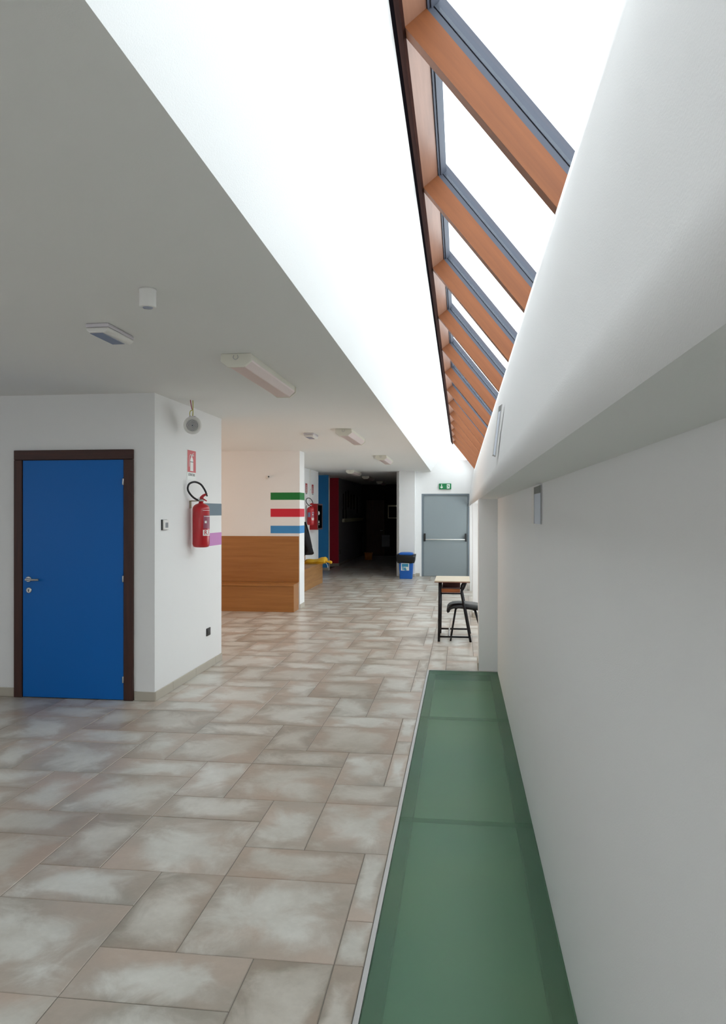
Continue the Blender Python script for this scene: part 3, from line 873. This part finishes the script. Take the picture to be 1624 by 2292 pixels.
def extinguisher(loc, label, wallx, proto=[None]):
    if proto[0] is None:
        r = empty('fire_extinguisher', loc)
        R_ = 0.083
        prof = [(0.055, 0.0), (0.074, 0.006), (0.080, 0.022), (R_, 0.034), (R_, 0.375), (0.080, 0.392), (0.070, 0.410), (0.052, 0.424), (0.030, 0.432), (0.022, 0.438), (0.022, 0.452)]
        body = obj('cylinder', MB().lathe(prof, (0, 0, 0), 40), REDP, r)
        def patch(a0, a1, z0, z1, m, name, rr=R_ + 0.0006):
            n = 14
            mb = MB()
            mb.grid(lambda i, j: (rr * math.cos(math.radians(a0 + (a1 - a0) * j / n)), rr * math.sin(math.radians(a0 + (a1 - a0) * j / n)), z0 if i == 0 else z1), 2, n + 1)
            return obj(name, mb, m, body)
        patch(-55, 40, 0.185, 0.315, LABELGREY, 'instruction_label')
        patch(-50, 40, 0.303, 0.308, SIGNWHITE, 'label_heading', R_ + 0.001)
        patch(-46, -30, 0.238, 0.262, SIGNWHITE, 'label_symbol', R_ + 0.001)
        patch(-58, 40, 0.116, 0.174, SIGNWHITE, 'number_label')
        patch(-60, 40, 0.362, 0.365, SIGNWHITE, 'pin_line')
        tm = text_mesh('R.E', 0.060, SIGNRED, 0.0002, 0.0008)
        for v in tm.vertices:
            a = math.radians(-24) + v.co.x / R_ * 0.95
            rr = R_ + 0.0011 + v.co.z
            z = v.co.y
            v.co = (rr * math.cos(a), rr * math.sin(a), 0.145 + z)
        obj('lettering', tm, None, body)
        obj('valve', MB().lathe([(0.026, 0.452), (0.030, 0.455), (0.030, 0.468), (0.024, 0.472), (0.02, 0.476)], (0, 0, 0), 20), STEEL, r)
        lv = MB()
        lv.prism([(-0.018, 0.474), (0.014, 0.474), (0.030, 0.500), (0.060, 0.514), (0.066, 0.530), (0.050, 0.533), (0.018, 0.520), (-0.006, 0.500)], -0.011, 0.011)
        obj('lever', lv, REDP, r, 0.003)
        obj('carry_handle', MB().tube([(0.012, 0, 0.482), (0.058, 0, 0.456)], [0.007, 0.006], 10), REDP, r)
        obj('gauge', MB().lathe([(0.012, 0), (0.012, 0.008), (0.009, 0.010)], (-0.012, -0.026, 0.476), 16, RX), CHROME, r)
        hose = smooth_pts([(-0.012, -0.01, 0.462), (-0.035, -0.05, 0.474), (-0.060, -0.11, 0.510), (-0.076, -0.16, 0.565), (-0.066, -0.15, 0.618), (-0.03, -0.10, 0.640), (0.012, -0.05, 0.620), (0.040, -0.025, 0.575), (0.056, -0.012, 0.535)], 6)
        obj('hose', MB().tube(hose, 0.0095, 12), BLACKRUB, r)
        obj('nozzle', MB().tube([(0.054, -0.013, 0.541), (0.062, -0.008, 0.515), (0.064, -0.006, 0.502)], [0.007, 0.006, 0.009], 10), BLACKPL, r)
        bk = MB().box(-0.1105, -0.104, -0.02, 0.02, 0.385, 0.46)
        bk.box(-0.104, -0.02, -0.008, 0.008, 0.452, 0.462)
        obj('bracket', bk, mat('galvanised_bracket', (150, 140, 110), 0.5, metal=0.3), r)
        proto[0] = r
    else:
        r = copy_tree(proto[0]); r.location = loc
    if wallx < -3:                                  # only this one carries a second, bluish label
        n = 14; rr = 0.0838
        mb = MB().grid(lambda i, j: (rr * math.cos(math.radians(-130 + 48 * j / n)), rr * math.sin(math.radians(-130 + 48 * j / n)), 0.19 if i == 0 else 0.30), 2, n + 1)
        obj('blue_label', mb, LABELBLUE, [c for c in r.children if c.name.startswith('cylinder')][0])
    tag(r, label, 'fire extinguisher', 'red fire extinguishers hung on the walls')
    return r
extinguisher((XS1 + 0.1115, 7.17, 1.302), 'big red fire extinguisher on the return wall near the blue door', XS1)
extinguisher((-3.65 + 0.1115, 17.62, 1.34), 'far red fire extinguisher beside the red hose cabinet', -3.65)

# ------------------------------------------------------------------ hose cabinet and conduit on the niche wall
hc = tag(empty('hose_cabinet', (-3.65, 18.05, 1.217)), 'red fire hose cabinet with a dark glazed front', 'cabinet')
obj('case', MB().box(0.0008, 0.195, 0, 0.63, 0, 0.635), REDDARK, hc, 0.006)
fmb = MB()
for a in ((0.195, 0.205, 0, 0.63, 0, 0.035), (0.195, 0.205, 0, 0.63, 0.60, 0.635), (0.195, 0.205, 0, 0.045, 0.035, 0.60), (0.195, 0.205, 0.585, 0.63, 0.035, 0.60)):
    fmb.box(*a)
hf = obj('front_frame', fmb, mat('steel_front_frame', (104, 84, 84), 0.45, metal=0.3), hc)
obj('glass', MB().box(0.196, 0.200, 0.046, 0.584, 0.036, 0.599), DARKGLASS, hf)
dec = MB()
dec.prism([(0.10, 0.36), (0.22, 0.36), (0.22, 0.38), (0.28, 0.40), (0.22, 0.43), (0.22, 0.45), (0.10, 0.45)], 0.2001, 0.2008, 'x')
obj('white_print', dec, SIGNWHITE, hf)
dec = MB()
dec.prism([(0.10, 0.16), (0.14, 0.22), (0.20, 0.22), (0.24, 0.16), (0.20, 0.16), (0.17, 0.20), (0.14, 0.16)], 0.2001, 0.2008, 'x')
obj('white_print', dec, SIGNWHITE, hf)
dec = MB().box(0.2001, 0.2008, 0.14, 0.20, 0.11, 0.14)
obj('white_print', dec, SIGNWHITE, hf)
cd = tag(empty('cable_conduit', (-3.65, 18.08, 1.9)), 'thin white cable conduit running down from the ceiling between two fire signs', 'conduit')
obj('duct', MB().box(0.0008, 0.02, -0.03, 0.03, 0, CEIL - 1.9 - 0.001), WHITEP, cd, 0.002)
obj('clip', MB().box(0.02, 0.024, -0.014, 0.014, 0.28, 0.31), GREYLENS, cd)

# small sensor on the alcove wall
sn = tag(empty('wall_sensor', (-3.275, YA, 2.24)), 'tiny white sensor high on the alcove wall above the bench', 'sensor')
obj('base', MB().lathe([(0.03, 0.0008), (0.03, 0.02), (0.026, 0.024)], (0, 0, 0), 20, RX), WHITEP, sn)
obj('head', MB().tube([(0.0, -0.024, 0.0), (0.022, -0.05, 0.008), (0.035, -0.06, 0.01)], [0.02, 0.024, 0.02], 14), WHITEP, sn)
obj('eye', MB().tube([(0.034, -0.059, 0.01), (0.041, -0.066, 0.012)], [0.014, 0.012], 12), BLACKPL, sn)

# ------------------------------------------------------------------ benches
b1 = tag(empty('bench', (-4.3, YA, 0)), 'long beech bench with a high panel back in the alcove', 'bench')
ivb = Matrix.Translation((4.3, -YA, 0))
def b1p(name, mb, m, bevel=0.0):
    o = obj(name, mb, m, b1, bevel); o.matrix_parent_inverse = ivb; return o
BX0, BX1 = XL + 0.02, XW - 0.008
b1p('backrest', MB().box(BX0, BX1, YA - 0.022, YA - 0.0015, 0.462, 1.238), BEECH_X, 0.002)
b1p('seat', MB().box(BX0, BX1 + 0.002, YA - 0.43, YA - 0.0225, 0.425, 0.461), BEECH_X, 0.004)
b1p('front_panel', MB().box(BX0, BX1 - 0.002, YA - 0.41, YA - 0.388, 0.0005, 0.424), BEECH_X, 0.002)
b1p('end_panel', MB().box(BX1 - 0.024, BX1 - 0.002, YA - 0.387, YA - 0.0225, 0.0005, 0.424), BEECH_X, 0.002)

b2 = tag(empty('bench', (-3.4, 17.4, 0)), 'far beech bench under the black jacket, half hidden by the wing wall', 'bench')
ivb2 = Matrix.Translation((3.4, -17.4, 0))
def b2p(name, mb, m, bevel=0.0):
    o = obj(name, mb, m, b2, bevel); o.matrix_parent_inverse = ivb2; return o
b2p('backrest', MB().box(-3.6485, -3.625, 13.02, 17.42, 0.462, 1.238), BEECH_Y, 0.002)
b2p('seat', MB().box(-3.624, -3.19, 13.02, 17.40, 0.425, 0.461), BEECH_Y, 0.004)
b2p('front_panel', MB().box(-3.225, -3.205, 13.02, 17.385, 0.0005, 0.424), BEECH_Y, 0.002)
b2p('end_panel', MB().box(-3.624, -3.226, 17.36, 17.385, 0.0005, 0.424), BEECH_Y, 0.002)

# black jacket on a hook
jk = tag(empty('jacket', (-3.625, 16.85, 0.68)), 'black jacket hanging from a hook above the far bench', 'jacket')
def jacket(i, j):
    t = i / 16                                         # 0 hem .. 1 collar
    a = 2 * PI * j / 28
    out = 0.275 * (1 - t) ** 0.85 + 0.045              # how far it stands out of the wall
    wy = 0.17 + 0.10 * math.sin(PI * min(1, 1.15 * (1 - t)))
    fold = 1 + 0.10 * math.sin(5 * a + 3 * t) * (1 - t * 0.6)
    x = out * 0.5 * (1 + math.cos(a) * fold * 0.98)
    y = wy * math.sin(a) * fold
    z = 0.80 * t + 0.06 * math.cos(a) * (1 - t) - 0.05 * (1 - t) * math.sin(2 * a)
    if i >= 15: x *= 0.8; y *= 0.7
    return (max(x, 0.002) * 0.94 + 0.004, y, z)
jm = MB().grid(jacket, 17, 28, True, True)
n0 = len(jm.v)
jm.f += [tuple(range(27, -1, -1)), tuple(16 * 28 + k for k in range(28))]; jm.sm += [True, True]
obj('cloth', jm, JACKET, jk)
def sleeve(side):
    return smooth_pts([(0.06, 0.15 * side, 0.72), (0.10, 0.22 * side, 0.55), (0.15, 0.23 * side, 0.34), (0.20, 0.20 * side, 0.16)], 5)
for sd in (-1, 1):
    pts = sleeve(sd)
    obj('sleeve', MB().tube(pts, [0.055 - 0.012 * k / len(pts) for k in range(len(pts))], 12), JACKET, jk)
obj('hook', MB().tube(smooth_pts([(-0.024, 0, 0.82), (0.03, 0, 0.82), (0.045, 0, 0.84)]), 0.007, 8), STEEL, jk)

# yellow rain cloth on the end of the far bench
yc = tag(empty('folded_raincoat', (-3.355, 17.2, 0.4625)), 'folded yellow raincoat lying on the end of the far bench', 'raincoat')
def heap(i, j):
    u, a = i / 18, 2 * PI * j / 20
    x = -0.24 + 0.50 * u
    h = 0.070 + 0.050 * u + 0.012 * math.sin(9 * u)
    h *= 1 + 0.10 * math.sin(5 * a + 8 * u)
    if u < 0.08: h *= 0.6
    y = 0.19 * math.cos(a) * (1 + 0.06 * math.sin(7 * u + a))
    z = max(0.0006, h * 0.5 + h * 0.56 * math.sin(a) + 0.008 * math.sin(11 * u + 2 * a))
    return (x + 0.02 * math.sin(3 * a), y, z)
hm = MB().grid(heap, 19, 20, True, True)
hm.f += [tuple(range(19, -1, -1)), tuple(18 * 20 + k for k in range(20))]; hm.sm += [True, True]
obj('folded_body', hm, YELLOW, yc)
obj('flat_layer', MB().box(-0.25, 0.20, -0.20, 0.15, 0.0005, 0.012), YELLOW, yc, 0.004)
obj('sleeve', MB().tube(smooth_pts([(0.22, 0.0, 0.06), (0.30, -0.02, 0.045), (0.36, -0.03, 0.035), (0.41, -0.04, 0.02)], 5), [0.042, 0.038, 0.034, 0.030, 0.028, 0.026, 0.025, 0.026, 0.028, 0.031, 0.034, 0.036, 0.035, 0.032, 0.028, 0.02], 12), YELLOW, yc)
obj('drawstring', MB().tube(smooth_pts([(0.27, -0.03, 0.01), (0.30, -0.04, -0.03), (0.315, -0.04, -0.085), (0.305, -0.04, -0.10)]), 0.006, 8), SIGNWHITE, yc)

# ------------------------------------------------------------------ waste bin
wb = tag(empty('waste_bin', (-1.345, 18.72, 0)), 'blue plastic waste bin with a black bag folded over its rim', 'bin')
def ring_box(z, hx_, hy_, r_):
    pts = []
    for cx, cy, a0 in ((hx_ - r_, hy_ - r_, 0), (-hx_ + r_, hy_ - r_, 90), (-hx_ + r_, -hy_ + r_, 180), (hx_ - r_, -hy_ + r_, 270)):
        for k in range(5):
            a = math.radians(a0 + 22.5 * k)
            pts.append((cx + r_ * math.cos(a), cy + r_ * math.sin(a), z))
    return pts
def loft(rings, cap0=True, cap1=True):
    n = len(rings[0]); mb = MB()
    mb.grid(lambda i, j: rings[i][j], len(rings), n, True, True)
    if cap0: mb.f.append(tuple(range(n - 1, -1, -1))); mb.sm.append(False)
    if cap1: o_ = (len(rings) - 1) * n; mb.f.append(tuple(o_ + k for k in range(n))); mb.sm.append(False)
    return mb
obj('body', loft([ring_box(0.0005, 0.150, 0.14, 0.02), ring_box(0.02, 0.153, 0.143, 0.02), ring_box(0.52, 0.178, 0.165, 0.025), ring_box(0.60, 0.182, 0.168, 0.025)]), BINBLUE, wb)
def bagr(z, hx_, hy_, amp, ph):
    return [(p[0] * (1 + amp * math.sin(5 * k + ph)), p[1] * (1 + amp * math.sin(4 * k + ph)), p[2] + 0.012 * math.sin(2.3 * k + ph)) for k, p in enumerate(ring_box(z, hx_, hy_, 0.06))]
obj('bag', loft([bagr(0.395, 0.180, 0.170, 0.004, 0), bagr(0.40, 0.205, 0.195, 0.01, 0.4), bagr(0.45, 0.222, 0.205, 0.012, 0.9), bagr(0.52, 0.228, 0.21, 0.012, 1.5), bagr(0.585, 0.240, 0.215, 0.012, 2.0), bagr(0.60, 0.225, 0.20, 0.012, 2.2), bagr(0.585, 0.19, 0.175, 0.004, 2.2)]), BAG, wb)
obj('lid', loft([ring_box(0.592, 0.172, 0.16, 0.03), ring_box(0.625, 0.176, 0.164, 0.03), ring_box(0.645, 0.15, 0.14, 0.04), ring_box(0.655, 0.09, 0.08, 0.04)]), BINBLUE, wb)
stk = obj('sticker', MB().add([(-0.118, -0.1592, 0.21), (0.082, -0.1592, 0.21), (0.084, -0.1672, 0.39), (-0.112, -0.1672, 0.39), (-0.118, -0.150, 0.21), (0.082, -0.150, 0.21), (0.084, -0.158, 0.39), (-0.112, -0.158, 0.39)], [(0, 1, 2, 3), (4, 7, 6, 5), (0, 4, 5, 1), (1, 5, 6, 2), (2, 6, 7, 3), (3, 7, 4, 0)]), SIGNWHITE, wb)
def skew(x0, x1, z0, z1):
    y = lambda z: -0.1595 - (z - 0.21) * (0.008 / 0.18) - 0.0006
    return MB().add([(x0, y(z0), z0), (x1, y(z0), z0), (x1, y(z1), z1), (x0, y(z1), z1)], [(0, 1, 2, 3)])
obj('blue_print', skew(-0.096, 0.062, 0.302, 0.376), STICKBLUE, stk)
bp2 = MB()
for a in ((-0.084, -0.055, 0.222, 0.300), (-0.05, 0.008, 0.222, 0.262), (-0.045, 0.0, 0.262, 0.285), (-0.03, 0.02, 0.212, 0.24)):
    q = skew(*a); bp2.add(q.v, q.f)
obj('blue_pictogram', bp2, STICKBLUE, stk)

# ------------------------------------------------------------------ school desk and chair
DY0, DY1 = 9.63, 10.38
dk = tag(empty('school_desk', (-0.11, 9.66, 0)), 'small school desk with a beige top and black steel legs', 'desk')
ivd = Matrix.Translation((0.11, -9.66, 0))
def dkp(name, mb, m, parent=dk, bevel=0.0):
    o = obj(name, mb, m, parent, bevel)
    if parent is dk: o.matrix_parent_inverse = ivd
    return o
top = dkp('table_top', MB().box(-0.333, 0.114, DY0, DY1, 0.762, 0.776), LAMINATE, bevel=0.002)
obj('edge_band', MB().box(-0.3345, 0.1155, DY0 - 0.0015, DY1 + 0.0015, 0.754, 0.762), DESKEDGE, top)
def legtube(pts, name='leg'):
    return dkp(name, MB().tube(pts, 0.0155, 12), BLACKMET)
for y in (DY0 + 0.035, DY1 - 0.045):
    legtube([(-0.268, y, 0.753), (-0.272, y, 0.4), (-0.278, y, 0.0005)])
    legtube(smooth_pts([(0.062, y, 0.753), (0.030, y, 0.68), (0.008, y, 0.63), (0.030, y, 0.50), (0.122, y, 0.0005)], 4))
    dkp('crossbar', MB().tube([(-0.268, y, 0.614), (0.010, y, 0.614)], 0.010, 10), BLACKMET)
    dkp('foot_bar', MB().tube([(-0.275, y, 0.062), (0.109, y, 0.062)], 0.012, 10), BLACKMET)
dkp('foot_rest', MB().tube([(-0.155, DY0 + 0.035, 0.068), (-0.155, DY1 - 0.045, 0.068)], 0.012, 10), STEEL)
dkp('rail', MB().tube([(-0.268, DY0 + 0.035, 0.735), (-0.268, DY1 - 0.045, 0.735)], 0.010, 10), BLACKMET)
tr = dkp('book_tray', MB().box(-0.245, -0.010, DY0 + 0.05, DY1 - 0.06, 0.626, 0.634), TRAYDARK)
obj('tray_front', MB().box(-0.245, -0.010, DY0 + 0.048, DY0 + 0.058, 0.6245, 0.672), TRAYWOOD, tr)
obj('tray_back', MB().box(-0.245, -0.010, DY1 - 0.07, DY1 - 0.06, 0.634, 0.70), TRAYDARK, tr)
obj('tray_side', MB().box(-0.249, -0.2455, DY0 + 0.05, DY1 - 0.06, 0.626, 0.672), TRAYDARK, tr)
pp = MB()
pp.prism([(-0.2, 9.78), (-0.03, 9.9), (-0.05, 9.96), (-0.20, 9.84)], 0.6345, 0.638, 'z')
pp.prism([(-0.16, 9.95), (-0.05, 9.85), (-0.04, 9.88), (-0.14, 10.02)], 0.6385, 0.641, 'z')
obj('crumpled_sheet', pp, mat('crumpled_paper', (140, 118, 96), 0.8, noise=0.2, nscale=30), tr)

ch = tag(empty('chair', (0.04, 9.90, 0)), 'black school chair tucked against the desk behind the pillar', 'chair')
prof = [(-0.205, 0.392), (-0.212, 0.405), (-0.205, 0.425), (-0.182, 0.447), (-0.14, 0.462), (-0.07, 0.470), (0.02, 0.468), (0.10, 0.460), (0.18, 0.448), (0.24, 0.438)]
low = [(x + (0.006 if k < 3 else 0), z - (0.004 if k < 2 else 0.022)) for k, (x, z) in enumerate(prof)]
low = [(-0.190, 0.386), (-0.186, 0.395), (-0.180, 0.410), (-0.165, 0.424), (-0.13, 0.434), (-0.07, 0.440), (0.02, 0.436), (0.10, 0.426), (0.18, 0.414), (0.24, 0.404)]
ys = [-0.205, -0.19, -0.15, -0.05, 0.05, 0.15, 0.19, 0.205]
dz = [-0.022, -0.010, 0.0, -0.004, -0.004, 0.0, -0.010, -0.022]
cs = MB()
n_ = len(prof)
cs.grid(lambda i, j: (prof[i][0], ys[j], prof[i][1] + dz[j]), n_, 8)
cs.grid(lambda i, j: (low[i][0], ys[7 - j] * 0.99, low[i][1] + max(dz[7 - j], -0.008)), n_, 8)
ring_t = [(i, 0) for i in range(n_)]
o_ = n_ * 8
for i in range(n_ - 1):
    cs.f.append((i * 8, (i + 1) * 8, o_ + (i + 1) * 8 + 7, o_ + i * 8 + 7)); cs.sm.append(True)
    cs.f.append(((i + 1) * 8 + 7, i * 8 + 7, o_ + i * 8, o_ + (i + 1) * 8)); cs.sm.append(True)
for j in range(7):
    cs.f.append((j + 1, j, o_ + 7 - j, o_ + 6 - j)); cs.sm.append(True)
    b0_ = (n_ - 1) * 8
    cs.f.append((b0_ + j, b0_ + j + 1, o_ + b0_ + 6 - j, o_ + b0_ + 7 - j)); cs.sm.append(True)
obj('seat', cs, mat('black_shell', (16, 16, 18), 0.3), ch)
for sy in (-0.175, 0.175):
    obj('frame', MB().tube(smooth_pts([(-0.105, sy, 0.408), (-0.085, sy, 0.424), (-0.05, sy, 0.426), (0.10, sy, 0.412), (0.135, sy, 0.405)], 4), 0.0105, 10), BLACKMET, ch)
    obj('leg', MB().tube([(-0.104, sy, 0.410), (-0.172, sy, 0.0005)], 0.0105, 10), BLACKMET, ch)
    obj('leg', MB().tube([(0.134, sy, 0.406), (0.250, sy, 0.0005)], 0.0125, 10), BLACKMET, ch)
    obj('back_post', MB().tube(smooth_pts([(0.11, sy * 0.95, 0.40), (0.23, sy * 0.95, 0.44), (0.27, sy * 0.95, 0.56), (0.31, sy * 0.95, 0.76)], 5), 0.011, 10), BLACKMET, ch)
obj('backrest', MB().grid(lambda i, j: (0.275 + 0.022 * i + 0.02 * (1 - (abs(j - 4) / 4) ** 2) + (0.0), -0.195 + 0.39 * j / 8, 0.60 + 0.17 * i / 3), 4, 9), mat('black_shell_back', (26, 26, 30), 0.25), ch)
bs = D.objects[ch.children[-1].name].modifiers.new('thickness', 'SOLIDIFY'); bs.thickness = 0.010

# ------------------------------------------------------------------ things in the dark corridor
hr = tag(empty('wall_shelf', (-3.70, 23.45, 1.33)), 'pale narrow shelf along the dark corridor wall', 'shelf')
obj('board', MB().prism([(0.0, 0.05), (0.03, 0.0), (4.6, 0.0), (4.6, 0.11), (0.05, 0.11)], 0.0008, 0.07, 'x'), mat('cream_board', (214, 210, 184), 0.5), hr)
posters = [(23.7, 1.98, 0.22, 0.5), (24.2, 2.02, 0.25, 0.6), (24.75, 2.08, 0.3, 0.55), (25.4, 2.0, 0.3, 0.5), (23.65, 1.58, 0.25, 0.34), (24.25, 1.56, 0.26, 0.3), (26.1, 2.0, 0.4, 0.5), (26.9, 1.9, 0.4, 0.6)]
names = ['first', 'second', 'third', 'fourth', 'first', 'second', 'fifth', 'sixth']
for k, (y, z, wy, hz_) in enumerate(posters):
    row = 'lower' if k in (4, 5) else 'upper'
    p = tag(empty('poster', (-3.70, y, z)), 'dark drawing on the corridor wall, %s of the %s row from the crimson end' % (names[k], row), 'poster', 'drawings pinned to the dark corridor wall')
    obj('sheet', MB().box(0.0008, 0.003, -wy / 2, wy / 2, -hz_ / 2, hz_ / 2), ARTDARK, p)
sk2 = tag(empty('power_socket', (-3.70, 22.98, 0.42)), 'black power socket low on the dark corridor wall', 'socket')
obj('plate', MB().box(0.0008, 0.010, -0.05, 0.05, -0.07, 0.07), BLACKPL, sk2, 0.004)
obj('insert', MB().box(0.010, 0.012, -0.02, 0.02, -0.045, 0.045), BLACKRUB, sk2)
yb = tag(empty('storage_box', (-3.16, 25.9, 0)), 'ochre plastic box standing on the floor deep in the dark corridor', 'box')
obj('body', loft([ring_box(0.0006, 0.115, 0.10, 0.02), ring_box(0.23, 0.13, 0.115, 0.02)]), YELLOWBOX, yb)
obj('rim', loft([ring_box(0.231, 0.138, 0.123, 0.02), ring_box(0.25, 0.138, 0.123, 0.02)]), YELLOWBOX, yb)
pf = tag(empty('framed_picture', (-2.48, YE - 0.1, 1.66)), 'framed picture on the dark end wall beside the pier', 'picture')
fm2 = MB()
for a in ((-0.25, 0.25, -0.03, -0.001, 0.19, 0.25), (-0.25, 0.25, -0.03, -0.001, -0.25, -0.22), (-0.25, -0.22, -0.03, -0.001, -0.22, 0.19), (0.22, 0.25, -0.03, -0.001, -0.22, 0.19)):
    fm2.box(*a)
obj('frame', fm2, mat('pale_frame', (220, 214, 200), 0.5), pf)
obj('print', MB().box(-0.22, 0.22, -0.012, -0.002, -0.22, 0.19), ARTDARK, pf)
d3 = structure(empty('door_3', (-2.5, YE - 0.1, 0)), 'dark double door at the end of the unlit corridor', 'door')
for x0, x1 in ((-1.05, -0.37),):
    obj('leaf', MB().box(x0, x1, -0.03, -0.001, 0.001, 2.1), DARKWOOD, d3, 0.004)
obj('handle', MB().tube([(-0.42, -0.031, 0.95), (-0.42, -0.07, 0.95), (-0.52, -0.07, 0.95)], 0.011, 10), STEEL, d3)
nb = tag(empty('notice_sheet', (-2.80, YE - 0.131, 0.56)), 'pale paper sheet low on the dark end wall', 'paper')
obj('sheet', MB().box(-0.16, 0.14, -0.003, -0.0005, -0.22, 0.22), mat('grey_paper', (150, 150, 154), 0.8), nb)

# ------------------------------------------------------------------ window frames added round the fill lights (out of view)
def added_window(name, x, y0, y1, label):
    r = structure(empty(name, (x, (y0 + y1) / 2, 0.9)), label, 'window')
    hw = (y1 - y0) / 2
    for a in ((0.001, 0.05, -hw, hw, 0, 0.06), (0.001, 0.05, -hw, hw, 1.34, 1.4), (0.001, 0.05, -hw, -hw + 0.06, 0.06, 1.34), (0.001, 0.05, hw - 0.06, hw, 0.06, 1.34), (0.001, 0.05, -0.03, 0.03, 0.06, 1.34)):
        obj('frame_bar', MB().box(*a), WHITEP, r)
    return r
bw = structure(empty('window_7', (-3.0, YB, 0.45)), 'added unseen window frame round the fill light behind the camera', 'window')
for a in ((-2.2, 2.2, 0, 0.06), (-2.2, 2.2, 1.94, 2.0), (-2.2, -2.14, 0.06, 1.94), (2.14, 2.2, 0.06, 1.94), (-0.03, 0.03, 0.06, 1.94)):
    obj('frame_bar', MB().box(a[0], a[1], 0.001, 0.05, a[2], a[3]), WHITEP, bw)
added_window('window_2', XL, -1.0, 3.8, 'added unseen window frame on the left wall of the entrance')
added_window('window_3', XL, 8.9, 11.7, 'added unseen window frame on the left side of the alcove')
